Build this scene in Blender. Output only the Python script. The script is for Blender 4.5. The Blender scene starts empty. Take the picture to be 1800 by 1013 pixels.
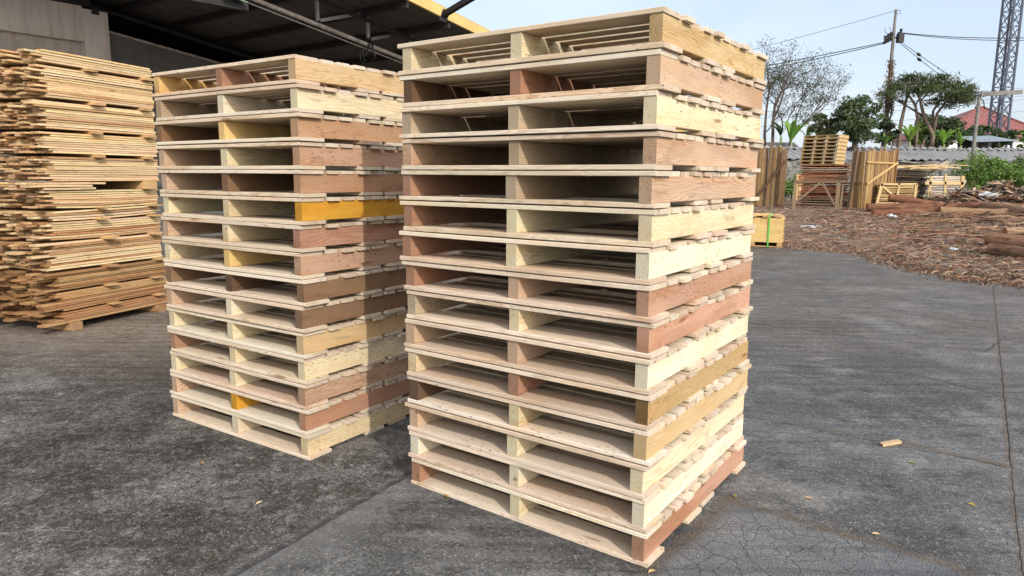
import bpy, math, random
import numpy as np
from math import radians as R, sin, cos, pi
from mathutils import Vector, Matrix

rnd = random.Random(7)
nr = np.random.default_rng(11)
SC = bpy.context.scene
COL = SC.collection

# ------------------------------------------------------------------ camera
FPX, PITCH, ROLL, ZC = 1218.7, 0.1605, 0.0067, 1.5166
cam = bpy.data.cameras.new('camera')
cam.sensor_width = 36.0
cam.lens = 36.0 * FPX / 1800.0
cam.clip_end = 3000
cam_o = bpy.data.objects.new('camera', cam)
COL.objects.link(cam_o)
cp, sp = cos(PITCH), sin(PITCH)
fw = Vector((0, cp, -sp)); up0 = Vector((0, sp, cp)); rt0 = Vector((1, 0, 0))
cr, sr = cos(ROLL), sin(ROLL)
rt = rt0 * cr + up0 * sr
up = up0 * cr - rt0 * sr
cam_o.matrix_world = Matrix(((rt.x, up.x, -fw.x, 0), (rt.y, up.y, -fw.y, 0), (rt.z, up.z, -fw.z, ZC), (0, 0, 0, 1)))
SC.camera = cam_o
CAMP = Vector((0, 0, ZC))


def ray(px, py):
    x = (px - 900) / FPX; y = (py - 506.5) / FPX
    x, y = x * cr + y * sr, -x * sr + y * cr
    return Vector((x, cp - y * sp, -sp - y * cp))


def at(px, py, Y):
    d = ray(px, py)
    return CAMP + d * (Y / d.y)


def onplane(px, py, P, n):
    d = ray(px, py)
    return CAMP + d * ((Vector(P) - CAMP).dot(n) / d.dot(n))


# ------------------------------------------------------------------ light
SUN_TO = Vector((0.456, -0.89, 0.575)).normalized()
SUN_EL = math.asin(SUN_TO.z)
SUN_ROT = math.atan2(SUN_TO.x, SUN_TO.y)
HAZE = 7.5
w = bpy.data.worlds.new("World")
SC.world = w
w.use_nodes = True
nt = w.node_tree
bg = nt.nodes['Background']
sky = nt.nodes.new('ShaderNodeTexSky')
sky.sky_type = 'NISHITA'
sky.sun_disc = False
sky.sun_elevation = SUN_EL
sky.sun_rotation = SUN_ROT
sky.air_density = 1.0
sky.dust_density = 2.5
sky.ozone_density = 2.0
# thin high cloud veil mixed into the sky by direction
tc = nt.nodes.new('ShaderNodeTexCoord')
mp = nt.nodes.new('ShaderNodeMapping'); mp.inputs['Scale'].default_value = (1.2, 1.2, 3.0)
ns = nt.nodes.new('ShaderNodeTexNoise'); ns.inputs['Scale'].default_value = 2.2; ns.inputs['Detail'].default_value = 6; ns.inputs['Roughness'].default_value = .55
rp = nt.nodes.new('ShaderNodeValToRGB'); rp.color_ramp.elements[0].position = .42; rp.color_ramp.elements[0].color = (.45, .45, .45, 1)
rp.color_ramp.elements[1].position = .78; rp.color_ramp.elements[1].color = (.75, .75, .75, 1)
mx = nt.nodes.new('ShaderNodeMix'); mx.data_type = 'RGBA'
nt.links.new(tc.outputs['Generated'], mp.inputs['Vector']); nt.links.new(mp.outputs[0], ns.inputs['Vector'])
nt.links.new(ns.outputs[0], rp.inputs[0]); nt.links.new(rp.outputs[0], mx.inputs[0])
nt.links.new(sky.outputs[0], mx.inputs[6]); mx.inputs[7].default_value = (5.6, 6.1, 6.9, 1)
# hazy day: broad bright haze round the sun
dt = nt.nodes.new('ShaderNodeVectorMath'); dt.operation = 'DOT_PRODUCT'; dt.inputs[1].default_value = tuple(SUN_TO)
nt.links.new(tc.outputs['Generated'], dt.inputs[0])
mr = nt.nodes.new('ShaderNodeMapRange'); mr.interpolation_type = 'SMOOTHSTEP'
mr.inputs[1].default_value = 0.0; mr.inputs[2].default_value = 1.0; mr.inputs[3].default_value = 0.0; mr.inputs[4].default_value = 1.0
nt.links.new(dt.outputs['Value'], mr.inputs[0])
ad = nt.nodes.new('ShaderNodeMix'); ad.data_type = 'RGBA'; ad.blend_type = 'ADD'; ad.inputs[7].default_value = (HAZE * 1.0, HAZE * .98, HAZE * .95, 1)
nt.links.new(mr.outputs[0], ad.inputs[0]); nt.links.new(mx.outputs[2], ad.inputs[6])
nt.links.new(ad.outputs[2], bg.inputs['Color'])
bg.inputs['Strength'].default_value = 0.14

sl = bpy.data.lights.new('sun', 'SUN')
sl.energy = 2.7
sl.angle = R(0.6)
sl.color = (1.0, 0.945, 0.87)
so = bpy.data.objects.new('sun', sl)
COL.objects.link(so)
so.rotation_euler = (-SUN_TO).to_track_quat('-Z', 'Y').to_euler()
so.location = (10, -20, 30)

SC.view_settings.view_transform = 'Standard'
SC.view_settings.look = 'None'
SC.view_settings.exposure = 0.42
SC.view_settings.gamma = 1.0
SC.render.engine = 'CYCLES'
SC.cycles.max_bounces = 6
SC.cycles.diffuse_bounces = 2
SC.cycles.transparent_max_bounces = 6


# ------------------------------------------------------------------ node helpers
class N:
    def __init__(s, name):
        s.m = bpy.data.materials.new(name); s.m.use_nodes = True
        s.t = s.m.node_tree; s.b = s.t.nodes['Principled BSDF']

    def n(s, typ, **kw):
        o = s.t.nodes.new(typ)
        for k, v in kw.items(): setattr(o, k, v)
        return o

    def put(s, sock, v):
        if isinstance(v, bpy.types.NodeSocket): s.t.links.new(v, sock)
        else:
            if sock.type == 'RGBA' and len(v) == 3: v = (*v, 1)
            sock.default_value = v

    def math(s, op, a, b=0.0, c=0.0, clamp=False):
        o = s.n('ShaderNodeMath', operation=op, use_clamp=clamp)
        s.put(o.inputs[0], a); s.put(o.inputs[1], b)
        if op in ('MULTIPLY_ADD', 'COMPARE', 'SMOOTH_MIN'): s.put(o.inputs[2], c)
        return o.outputs[0]

    def vm(s, op, a, b=(0, 0, 0), sc=None):
        o = s.n('ShaderNodeVectorMath', operation=op)
        s.put(o.inputs[0], a)
        if op not in ('LENGTH', 'SCALE'): s.put(o.inputs[1], b)
        if sc is not None: s.put(o.inputs[3], sc)
        return o.outputs['Value'] if op in ('LENGTH', 'DOT_PRODUCT', 'DISTANCE') else o.outputs[0]

    def attr(s, name):
        return s.n('ShaderNodeAttribute', attribute_name=name)

    def pos(s):
        return s.n('ShaderNodeNewGeometry').outputs['Position']

    def obj(s):
        return s.n('ShaderNodeTexCoord').outputs['Object']

    def scale(s, v, sc):
        return s.vm('MULTIPLY', v, sc)

    def noise(s, v, scale, detail=3, rough=.5, out=0, dim='3D'):
        o = s.n('ShaderNodeTexNoise', noise_dimensions=dim)
        s.put(o.inputs['Vector'], v); o.inputs['Scale'].default_value = scale
        o.inputs['Detail'].default_value = detail; o.inputs['Roughness'].default_value = rough
        return o.outputs[out]

    def voro(s, v, scale, feature='F1', out='Distance', dim='3D', rnd_=1.0):
        o = s.n('ShaderNodeTexVoronoi', feature=feature, voronoi_dimensions=dim)
        s.put(o.inputs['Vector'], v); o.inputs['Scale'].default_value = scale
        o.inputs['Randomness'].default_value = rnd_
        return o.outputs[out]

    def ss(s, v, lo, hi, a=0.0, b=1.0):
        o = s.n('ShaderNodeMapRange', interpolation_type='SMOOTHSTEP')
        s.put(o.inputs[0], v); o.inputs[1].default_value = lo; o.inputs[2].default_value = hi
        o.inputs[3].default_value = a; o.inputs[4].default_value = b
        return o.outputs[0]

    def lin(s, v, lo, hi, a=0.0, b=1.0):
        o = s.n('ShaderNodeMapRange')
        s.put(o.inputs[0], v); o.inputs[1].default_value = lo; o.inputs[2].default_value = hi
        o.inputs[3].default_value = a; o.inputs[4].default_value = b
        return o.outputs[0]

    def mix(s, f, a, b, blend='MIX'):
        o = s.n('ShaderNodeMix', data_type='RGBA', blend_type=blend)
        s.put(o.inputs[0], f); s.put(o.inputs[6], a); s.put(o.inputs[7], b)
        return o.outputs[2]

    def ramp(s, v, stops):
        o = s.n('ShaderNodeValToRGB'); e = o.color_ramp.elements
        while len(e) < len(stops): e.new(.5)
        for i, (p, c) in enumerate(stops): e[i].position = p; e[i].color = (*c, 1)
        s.put(o.inputs[0], v)
        return o.outputs[0]

    def bump(s, h, strength=.3, dist=.01):
        o = s.n('ShaderNodeBump'); o.inputs['Strength'].default_value = strength; o.inputs['Distance'].default_value = dist
        s.put(o.inputs['Height'], h); s.t.links.new(o.outputs[0], s.b.inputs['Normal'])

    def done(s, col, rough=.8, spec=.3, metal=0.0):
        s.put(s.b.inputs['Base Color'], col); s.put(s.b.inputs['Roughness'], rough)
        s.b.inputs['Specular IOR Level'].default_value = spec; s.put(s.b.inputs['Metallic'], metal)
        return s.m


def m_wood(name, ring=.0066, contrast=.55, dirt=.15, saw=.5, specks=True):
    k = N(name)
    gc = k.attr('gc').outputs['Vector']; tint = k.attr('tint').outputs['Color']
    sep = k.n('ShaderNodeSeparateXYZ'); k.put(sep.inputs[0], gc)
    wn = k.n('ShaderNodeTexWhiteNoise', noise_dimensions='1D')
    k.put(wn.inputs['W'], k.math('ROUND', k.math('MULTIPLY', sep.outputs[0], 1 / 3.0)))
    sc3 = k.n('ShaderNodeSeparateColor'); k.put(sc3.inputs[0], wn.outputs['Color'])
    r1, r2, r3 = sc3.outputs[0], sc3.outputs[1], sc3.outputs[2]       # one value per board
    wob = k.noise(k.scale(gc, (2.0, 10, 10)), 1.0, 3, .5, 1)
    d = k.vm('SUBTRACT', wob, (.5, .5, .5))
    p = k.vm('ADD', gc, k.scale(d, (0, .11, .11)))
    r = k.vm('LENGTH', k.scale(p, (0.0, 1, 1)))
    ph = k.math('MULTIPLY', k.math('MULTIPLY', r, 2 * pi / ring), k.lin(r2, 0, 1, .5, 1.5))
    ringw = k.math('POWER', k.math('MULTIPLY_ADD', k.math('SINE', ph), .5, .5), 2.4)
    fib = k.noise(k.scale(gc, (9, 420, 420)), 1.0, 2, .6)
    big = k.noise(k.scale(gc, (2.2, 14, 14)), 1.0, 4, .6)
    amt = k.math('MULTIPLY', ringw, k.math('MULTIPLY', k.lin(big, .3, .7, .15, 1.0), k.lin(r1, 0, 1, .25, 1.5)))
    c = k.mix(k.math('MULTIPLY', amt, contrast, clamp=True), tint, k.mix(1.0, tint, (.56, .42, .33), 'MULTIPLY'))
    c = k.mix(k.lin(fib, .35, .7, 0.0, .42), c, k.mix(1.0, c, (.62, .55, .48), 'MULTIPLY'))
    c = k.mix(k.ss(big, .45, .72, 0.0, .55), c, k.mix(1.0, c, (1.10, .97, .78), 'MULTIPLY'))
    bl = k.noise(k.scale(gc, (1.1, 5, 5)), 1.0, 4, .6)
    c = k.mix(k.math('MULTIPLY', k.ss(bl, .46, .68), k.lin(r3, 0, 1, .0, .75)), c, k.mix(1.0, c, (.66, .56, .47), 'MULTIPLY'))
    hs_ = k.noise(k.vm('ADD', k.scale(gc, (.9, 6, 6)), (5, 5, 5)), 1.0, 3, .6)
    c = k.mix(k.ss(hs_, .48, .68, 0.0, .38), c, k.mix(1.0, c, (1.05, .86, .74), 'MULTIPLY'))
    c = k.mix(k.ss(hs_, .50, .32, 0.0, .4), c, k.mix(1.0, c, (1.06, 1.06, 1.0), 'MULTIPLY'))
    fun = k.noise(k.scale(gc, (5, 22, 22)), 1.0, 4, .65)
    c = k.mix(k.ss(fun, .56, .72, 0.0, dirt * 2.6), c, k.mix(1.0, c, (.60, .61, .60), 'MULTIPLY'))
    sawm = k.noise(k.scale(gc, (130, 3, 3)), 1.0, 1, .5)
    c = k.mix(k.lin(sawm, .42, .72, 0.0, saw * .30), c, k.mix(1.0, c, (.78, .72, .64), 'MULTIPLY'))
    kv = k.voro(k.vm('ADD', k.scale(gc, (2.0, 11, 11)), k.scale(k.vm('SUBTRACT', wob, (.5, .5, .5)), (.5, .5, .5))), 1.0)
    kk = k.ss(kv, .05, .15, 1.0, 0.0)
    c = k.mix(k.math('MULTIPLY', kk, k.ss(r3, .55, .8, 0.0, .8)), c, k.mix(1.0, c, (.34, .21, .13), 'MULTIPLY'))
    if specks:
        sv = k.voro(k.scale(gc, (19, 75, 75)), 1.0)
        sn = k.noise(k.scale(gc, (3, 7, 7)), 1.0, 2)
        sm = k.math('MULTIPLY', k.ss(sv, .13, .21, 1.0, 0.0), k.ss(sn, .51, .57))
        c = k.mix(k.math('MULTIPLY', sm, k.ss(r2, .4, .75, .10, .95)), c, (.060, .024, .014))
    h = k.math('ADD', k.math('MULTIPLY', fib, .6), k.math('MULTIPLY', sawm, .5 * saw))
    k.bump(h, .4, .0025)
    return k.done(c, .8, .2)


def m_yard():
    k = N('yard_asphalt')
    P = k.pos()
    P2 = k.scale(P, (1, 1, 0))
    n1 = k.noise(P2, .45, 5, .6)
    n2 = k.noise(P2, 2.6, 6, .65)
    n3 = k.noise(P2, 14, 5, .7)
    n4 = k.noise(P2, 120, 3, .7)
    # left hand rough zone beyond the long gutter joint
    gx, gy = .855, -.505     # normal to the gutter, pointing right
    side = k.math('ADD', k.vm('DOT_PRODUCT', P2, (gx, gy, 0)), 2.163 + .0)
    side = k.math('ADD', side, k.math('MULTIPLY_ADD', n2, .10, -.05))
    roughz = k.ss(side, -.06, .03, 1.0, 0.0)
    smooth = k.mix(k.ss(n2, .36, .66), (.080, .080, .079), (.145, .144, .142))
    smooth = k.mix(k.ss(n1, .38, .66, 0.0, .6), smooth, (.078, .075, .071))
    rough = k.mix(k.ss(n2, .40, .62), (.056, .051, .045), (.135, .127, .116))
    rough = k.mix(k.ss(k.noise(P2, 8.5, 6, .75), .50, .64, 0.0, .9), rough, (.215, .207, .195))
    rough = k.mix(k.ss(n1, .45, .64, 0.0, .6), rough, (.098, .074, .053))
    rough = k.mix(k.ss(k.noise(k.vm('ADD', P2, (7, 3, 0)), 19, 5, .75), .52, .62, 0.0, .85), rough, (.030, .027, .024))
    c = k.mix(roughz, smooth, rough)
    # scuffed, paler worn patches drawn out along the traffic direction
    rot = k.n('ShaderNodeMapping'); rot.inputs['Rotation'].default_value = (0, 0, .35); rot.inputs['Scale'].default_value = (1.0, 2.1, 1)
    k.put(rot.inputs['Vector'], P2)
    st = k.noise(rot.outputs[0], 1.2, 7, .72)
    c = k.mix(k.ss(st, .55, .68, 0.0, .72), c, (.215, .207, .195))
    st2 = k.noise(k.vm('ADD', rot.outputs[0], (4, 9, 0)), 2.4, 7, .75)
    c = k.mix(k.ss(st2, .52, .64, 0.0, .85), c, k.mix(1.0, c, (.42, .41, .40), 'MULTIPLY'))
    big_ = k.noise(k.vm('ADD', P2, (31, 17, 0)), .9, 4, .6)
    c = k.mix(k.ss(big_, .46, .60, 0.0, .7), c, k.mix(1.0, c, (.46, .455, .455), 'MULTIPLY'))
    pl_ = k.noise(k.vm('ADD', P2, (11, 57, 0)), 1.3, 6, .65)
    c = k.mix(k.ss(pl_, .55, .68, 0.0, .55), c, (.235, .230, .222))
    # tyre scrub marks swinging across the slabs
    tr_ = k.n('ShaderNodeMapping'); tr_.inputs['Rotation'].default_value = (0, 0, .95); tr_.inputs['Scale'].default_value = (.35, 9.0, 1)
    k.put(tr_.inputs['Vector'], k.vm('ADD', P2, k.scale(k.noise(P2, .5, 2, .5, 1), (.8, .8, 0))))
    tn_ = k.noise(tr_.outputs[0], 1.6, 5, .65)
    c = k.mix(k.math('MULTIPLY', k.ss(tn_, .53, .62, 0.0, .75), k.ss(k.noise(P2, .55, 2, .5), .44, .56)), c, k.mix(1.0, c, (.45, .45, .46), 'MULTIPLY'))
    # aggregate and grit
    ag = k.voro(P2, 85, dim='2D')
    agn = k.n('ShaderNodeTexVoronoi', feature='F1', voronoi_dimensions='2D'); k.put(agn.inputs['Vector'], P2); agn.inputs['Scale'].default_value = 85
    agc = k.n('ShaderNodeSeparateColor'); k.put(agc.inputs[0], agn.outputs['Color'])
    grit = k.math('MULTIPLY_ADD', roughz, .5, .5)
    grit.node.inputs[1].default_value = .28; grit.node.inputs[2].default_value = .72
    c = k.mix(k.math('MULTIPLY', grit, k.ss(agc.outputs[0], .62, .95, 0.0, .55)), c, k.mix(1.0, c, (2.1, 2.05, 1.95), 'MULTIPLY'))
    c = k.mix(k.math('MULTIPLY', grit, k.ss(agc.outputs[1], .55, .95, 0.0, .75)), c, k.mix(1.0, c, (.35, .34, .33), 'MULTIPLY'))
    c = k.mix(k.math('MULTIPLY', grit, k.lin(n4, .35, .65, 0.0, .65)), c, k.mix(1.0, c, (.50, .49, .48), 'MULTIPLY'))
    c = k.mix(k.math('MULTIPLY', grit, k.ss(n3, .52, .68, 0.0, .6)), c, k.mix(1.0, c, (.52, .50, .48), 'MULTIPLY'))
    c = k.mix(k.ss(k.noise(P2, 33, 5, .75), .54, .66, 0.0, .6), c, (.25, .24, .225))
    # pale crumbs of wood and stone
    cr_ = k.voro(P2, 17, dim='2D')
    crm = k.math('MULTIPLY', k.ss(cr_, .035, .06, 1.0, 0.0), k.ss(n2, .50, .56))
    c = k.mix(k.math('MULTIPLY', crm, .8), c, (.50, .44, .35))
    cr2 = k.voro(k.vm('ADD', P2, (3.7, 1.3, 0)), 42, dim='2D')
    crm2 = k.math('MULTIPLY', k.ss(cr2, .06, .11, 1.0, 0.0), k.ss(n3, .47, .56))
    c = k.mix(k.math('MULTIPLY', crm2, .75), c, (.44, .42, .38))
    # warm sawdust film further back
    sep = k.n('ShaderNodeSeparateXYZ'); k.put(sep.inputs[0], P)
    dust = k.math('MULTIPLY', k.ss(sep.outputs[1], 4.4, 7.2), k.ss(k.noise(P2, .8, 5, .65), .28, .60, .35, 1.0))
    leftd = k.ss(sep.outputs[0], -1.0, 2.5, 1.0, .28)
    c = k.mix(k.math('MULTIPLY', k.math('MULTIPLY', dust, leftd), .85), c, k.mix(k.ss(n3, .4, .65), (.175, .135, .098), (.29, .232, .175)))
    c = k.mix(k.math('MULTIPLY', dust, k.ss(agc.outputs[1], .5, .95, 0.0, .55)), c, k.mix(1.0, c, (.45, .43, .41), 'MULTIPLY'))
    c = k.mix(k.math('MULTIPLY', dust, k.ss(k.noise(P2, 5.5, 6, .75), .50, .64, 0.0, .6)), c, k.mix(1.0, c, (.50, .49, .48), 'MULTIPLY'))
    # joints: irregular dirt-filled lines
    wob = k.vm('SUBTRACT', k.noise(P2, 3.5, 4, .65, 1), (.5, .5, .5))
    Pw = k.vm('ADD', P2, k.scale(wob, (.11, .11, 0)))
    wob2 = k.vm('SUBTRACT', k.noise(P2, 16, 3, .6, 1), (.5, .5, .5))
    Pw = k.vm('ADD', Pw, k.scale(wob2, (.035, .035, 0)))

    Ps = k.vm('ADD', P2, k.scale(wob, (.028, .028, 0)))

    def seg(a, b, wd, soft, W=None):
        a = Vector((*a, 0)); b = Vector((*b, 0)); d = b - a
        q = k.vm('SUBTRACT', W or Pw, tuple(a))
        t = k.math('MULTIPLY', k.vm('DOT_PRODUCT', q, tuple(d)), 1 / d.length_squared, clamp=True)
        e = k.vm('SUBTRACT', q, k.vm('SCALE', tuple(d), sc=t))
        return k.ss(k.vm('LENGTH', e), wd, wd + soft, 1.0, 0.0)

    def mx_(*a):
        r_ = a[0]
        for b in a[1:]: r_ = k.math('MAXIMUM', r_, b)
        return r_
    dirt = mx_(seg((1.03, 3.10), (1.72, 2.57), .004, .05), seg((.56, 2.50), (1.05, 3.10), .004, .06),
               seg((1.72, 2.57), (1.95, 2.20), .003, .05), seg((6.83, 9.73), (2.67, 3.51), .008, .022, Ps),
               seg((2.67, 3.51), (1.90, 2.35), .006, .012, Ps), seg((1.50, 4.28), (2.25, 3.86), .003, .03),
               seg((2.25, 3.86), (2.66, 3.50), .008, .05))
    c = k.mix(k.math('MULTIPLY', dirt, k.ss(n3, .36, .60, .25, 1.0)), c, k.mix(k.ss(n4, .4, .6), (.045, .034, .024), (.135, .106, .078)))
    lip = k.math('MULTIPLY', k.ss(side, -.01, .05), k.math('MULTIPLY', k.ss(side, .30, .06), k.ss(sep.outputs[1], 3.6, 3.0)))
    c = k.mix(k.math('MULTIPLY', lip, .30), c, (.19, .185, .175))
    crack = mx_(seg((1.50, 4.28), (2.66, 3.50), .002, .006), seg((2.4, 7.2), (4.2, 6.0), .003, .012), seg((4.2, 6.0), (4.75, 6.55), .003, .012),
                seg((1.9, 5.9), (3.2, 5.2), .002, .009), seg((3.2, 5.2), (3.55, 4.6), .003, .010), seg((2.1, 5.4), (2.6, 4.75), .002, .008),
                seg((6.83, 9.73), (2.67, 3.51), .0005, .007, Ps), seg((2.67, 3.51), (1.90, 2.35), .0005, .004, Ps), seg((4.0, 7.6), (5.2, 7.35), .004, .012))
    gut = k.math('MULTIPLY', mx_(seg((-1.9, 1.03), (-.50, 3.42), .006, .024, Ps), seg((-.50, 3.42), (1.1, 6.15), .006, .024, Ps)), k.ss(n3, .30, .50, .55, 1.0))
    c = k.mix(k.math('MULTIPLY', k.math('MULTIPLY', k.math('MAXIMUM', crack, gut), k.ss(n3, .36, .56, .12, 1.0)), .8), c, (.030, .027, .025))
    # crazed slab near the front corner of the right stack
    d1 = Vector((.69, -.53, 0)).normalized(); n_1 = Vector((-d1.y, d1.x, 0))
    z1 = k.math('SUBTRACT', k.vm('DOT_PRODUCT', Pw, tuple(n_1)), Vector((1.03, 3.10, 0)).dot(n_1))
    d2 = Vector((.49, .60, 0)).normalized(); n_2 = Vector((d2.y, -d2.x, 0))
    z2 = k.math('SUBTRACT', k.vm('DOT_PRODUCT', Pw, tuple(n_2)), Vector((.56, 2.5, 0)).dot(n_2))
    sepw = k.n('ShaderNodeSeparateXYZ'); k.put(sepw.inputs[0], Pw)
    reg = k.math('MULTIPLY', k.math('MULTIPLY', k.ss(z1, -.05, .0, 1.0, 0.0), k.ss(z2, .0, .05)), k.ss(sepw.outputs[0], 1.70, 1.78, 1.0, 0.0))
    c = k.mix(k.math('MULTIPLY', reg, .6), c, k.mix(k.ss(n2, .4, .6), (.115, .122, .130), (.165, .168, .172)))
    vc = k.voro(Pw, 9.0, 'DISTANCE_TO_EDGE', 'Distance', '2D')
    vc2 = k.voro(Pw, 21, 'DISTANCE_TO_EDGE', 'Distance', '2D')
    cz = k.math('MAXIMUM', k.math('MULTIPLY', k.ss(vc, .004, .026, 1.0, 0.0), k.ss(n2, .36, .52, .15, 1.0)), k.math('MULTIPLY', k.ss(vc2, .006, .04, .85, 0.0), k.ss(n2, .44, .58)))
    cz = k.math('MULTIPLY', cz, reg)
    c = k.mix(k.math('MULTIPLY', k.math('MULTIPLY', cz, k.ss(n3, .34, .58, .2, 1.0)), .75), c, (.036, .034, .032))
    # tyre scuffs
    tw = k.n('ShaderNodeTexWave', wave_type='RINGS'); k.put(tw.inputs['Vector'], k.vm('ADD', P2, (-1.0, -8.2, 0)))
    tw.inputs['Scale'].default_value = 1.9; tw.inputs['Distortion'].default_value = 2.0; tw.inputs['Detail'].default_value = 3
    tm = k.math('MULTIPLY', k.ss(tw.outputs[1], .72, .95), k.ss(n1, .42, .58, .0, .5))
    c = k.mix(tm, c, k.mix(1.0, c, (.55, .55, .56), 'MULTIPLY'))
    h = k.math('ADD', k.math('MULTIPLY', n3, .5), k.math('MULTIPLY', n4, .35))
    h = k.math('ADD', h, k.math('MULTIPLY', k.ss(ag, .1, .4, 1.0, 0.0), .25))
    h = k.math('ADD', h, k.math('MULTIPLY', k.math('MULTIPLY', n2, roughz), 1.6))
    h = k.math('SUBTRACT', h, k.math('MULTIPLY', k.math('MAXIMUM', k.math('MAXIMUM', cz, crack), gut), 1.2))
    k.bump(h, .75, .016)
    return k.done(c, k.lin(n2, .3, .7, .62, .9), .35)


def m_dirt():
    k = N('bark_strewn_soil')
    P = k.pos()
    n1 = k.noise(P, .7, 5, .65); n2 = k.noise(P, 6, 6, .7); n3 = k.noise(P, 45, 4, .75)
    c = k.mix(k.ss(n1, .35, .65), (.155, .105, .072), (.215, .158, .112))
    c = k.mix(k.ss(n2, .42, .62, 0.0, .8), c, (.105, .062, .040))
    c = k.mix(k.ss(n3, .45, .65, 0.0, .7), c, (.29, .20, .135))
    c = k.mix(k.ss(k.noise(P, 70, 3, .7), .52, .66, 0.0, .75), c, (.055, .038, .028))
    k.bump(k.math('ADD', n2, k.math('MULTIPLY', n3, .6)), .9, .05)
    return k.done(c, .95, .1)


def m_simple(name, col, rough=.7, var=.2, scale=6, metal=0.0, spec=.3, bump=.15, dark=None):
    k = N(name)
    o = k.obj()
    a = k.noise(o, scale, 5, .65); b = k.noise(o, scale * 9, 3, .6)
    dk = dark or tuple(x * (1 - var * 1.7) for x in col)
    c = k.mix(k.ss(a, .35, .7), col, dk)
    c = k.mix(k.lin(b, .35, .7, 0.0, var), c, tuple(x * .5 for x in col))
    k.bump(k.math('ADD', a, k.math('MULTIPLY', b, .5)), bump, .01)
    return k.done(c, rough, spec, metal)


def m_tint(name, rough=.85, var=.35, scale=14, bump=.5, spec=.15):
    """colour carried per piece by the tint attribute, with weathering on top"""
    k = N(name)
    t = k.attr('tint').outputs['Color']; g = k.attr('gc').outputs['Vector']
    a = k.noise(k.scale(g, (1.2, 4, 4)), scale, 5, .7); b = k.noise(k.scale(g, (.5, 3, 3)), scale * 4, 4, .7)
    c = k.mix(k.ss(a, .42, .66, 0.0, var * 1.6), t, k.mix(1.0, t, (.42, .36, .32), 'MULTIPLY'))
    c = k.mix(k.ss(b, .5, .7, 0.0, var), c, k.mix(1.0, c, (1.7, 1.45, 1.25), 'MULTIPLY'))
    k.bump(k.math('ADD', a, b), bump, .02)
    return k.done(c, rough, spec)


def m_logbark():
    k = N('peeling_log_bark')
    t = k.attr('tint').outputs['Color']; g = k.attr('gc').outputs['Vector']
    a = k.noise(k.scale(g, (.7, 3, 3)), 2.2, 6, .7); b = k.noise(k.scale(g, (1.2, 9, 9)), 3.0, 5, .7); d = k.noise(k.scale(g, (2, 6, 6)), 9, 4, .7)
    c = k.mix(k.ss(a, .54, .62, 0.0, .8), t, (.25, .14, .078))
    c = k.mix(k.ss(b, .50, .62, 0.0, .85), c, k.mix(1.0, t, (.38, .32, .30), 'MULTIPLY'))
    c = k.mix(k.ss(d, .60, .72, 0.0, .6), c, (.30, .22, .16))
    k.bump(k.math('ADD', a, k.math('ADD', b, k.math('MULTIPLY', d, .5))), .9, .05)
    return k.done(c, .9, .1)


def m_leaf(name):
    k = N(name)
    t = k.attr('tint').outputs['Color']
    k.done(t, .55, .3)
    tr = k.n('ShaderNodeBsdfTranslucent'); k.put(tr.inputs[0], k.mix(1.0, t, (1.15, 1.25, .6), 'MULTIPLY'))
    ms = k.n('ShaderNodeMixShader'); ms.inputs[0].default_value = .3
    out = k.t.nodes['Material Output']
    k.t.links.new(k.b.outputs[0], ms.inputs[1]); k.t.links.new(tr.outputs[0], ms.inputs[2]); k.t.links.new(ms.outputs[0], out.inputs[0])
    return k.m


def m_tiles():
    k = N('red_roof_tile')
    g = k.attr('gc').outputs['Vector']       # x across, y down the slope, metres
    sep = k.n('ShaderNodeSeparateXYZ'); k.put(sep.inputs[0], g)
    row = k.math('FRACT', k.math('MULTIPLY', sep.outputs[1], 1 / .50))
    colm = k.math('FRACT', k.math('MULTIPLY', sep.outputs[0], 1 / .42))
    n = k.noise(g, 2.5, 4, .6)
    c = k.mix(k.ss(n, .35, .65), (.20, .064, .056), (.25, .095, .082))
    c = k.mix(k.ss(row, .0, .30, .75, 0.0), c, (.07, .02, .02))
    c = k.mix(k.ss(colm, .62, .95, 0.0, .65), c, (.13, .04, .04))
    k.bump(k.math('ADD', row, k.math('SINE', k.math('MULTIPLY', colm, 2 * pi))), .6, .05)
    return k.done(c, .6, .3)


def m_block():
    k = N('weathered_block_wall')
    br = k.n('ShaderNodeTexBrick'); k.put(br.inputs['Vector'], k.attr('gc').outputs['Vector'])
    br.inputs['Scale'].default_value = 1.0; br.inputs['Brick Width'].default_value = .42; br.inputs['Row Height'].default_value = .2
    br.inputs['Mortar Size'].default_value = .016; br.inputs['Color1'].default_value = (.17, .165, .155, 1); br.inputs['Color2'].default_value = (.11, .108, .10, 1)
    br.inputs['Mortar'].default_value = (.27, .262, .25, 1)
    g = k.attr('gc').outputs['Vector']
    n = k.noise(k.scale(g, (1, .45, 1)), 1.6, 6, .7)
    c = k.mix(k.ss(n, .42, .62, 0.0, .85), br.outputs[0], (.045, .043, .038))
    c = k.mix(k.ss(k.noise(g, 5, 4, .7), .55, .7, 0.0, .6), c, (.30, .29, .275))
    k.bump(k.math('SUBTRACT', n, br.outputs[1]), .5, .02)
    return k.done(c, .92, .1)


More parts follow.
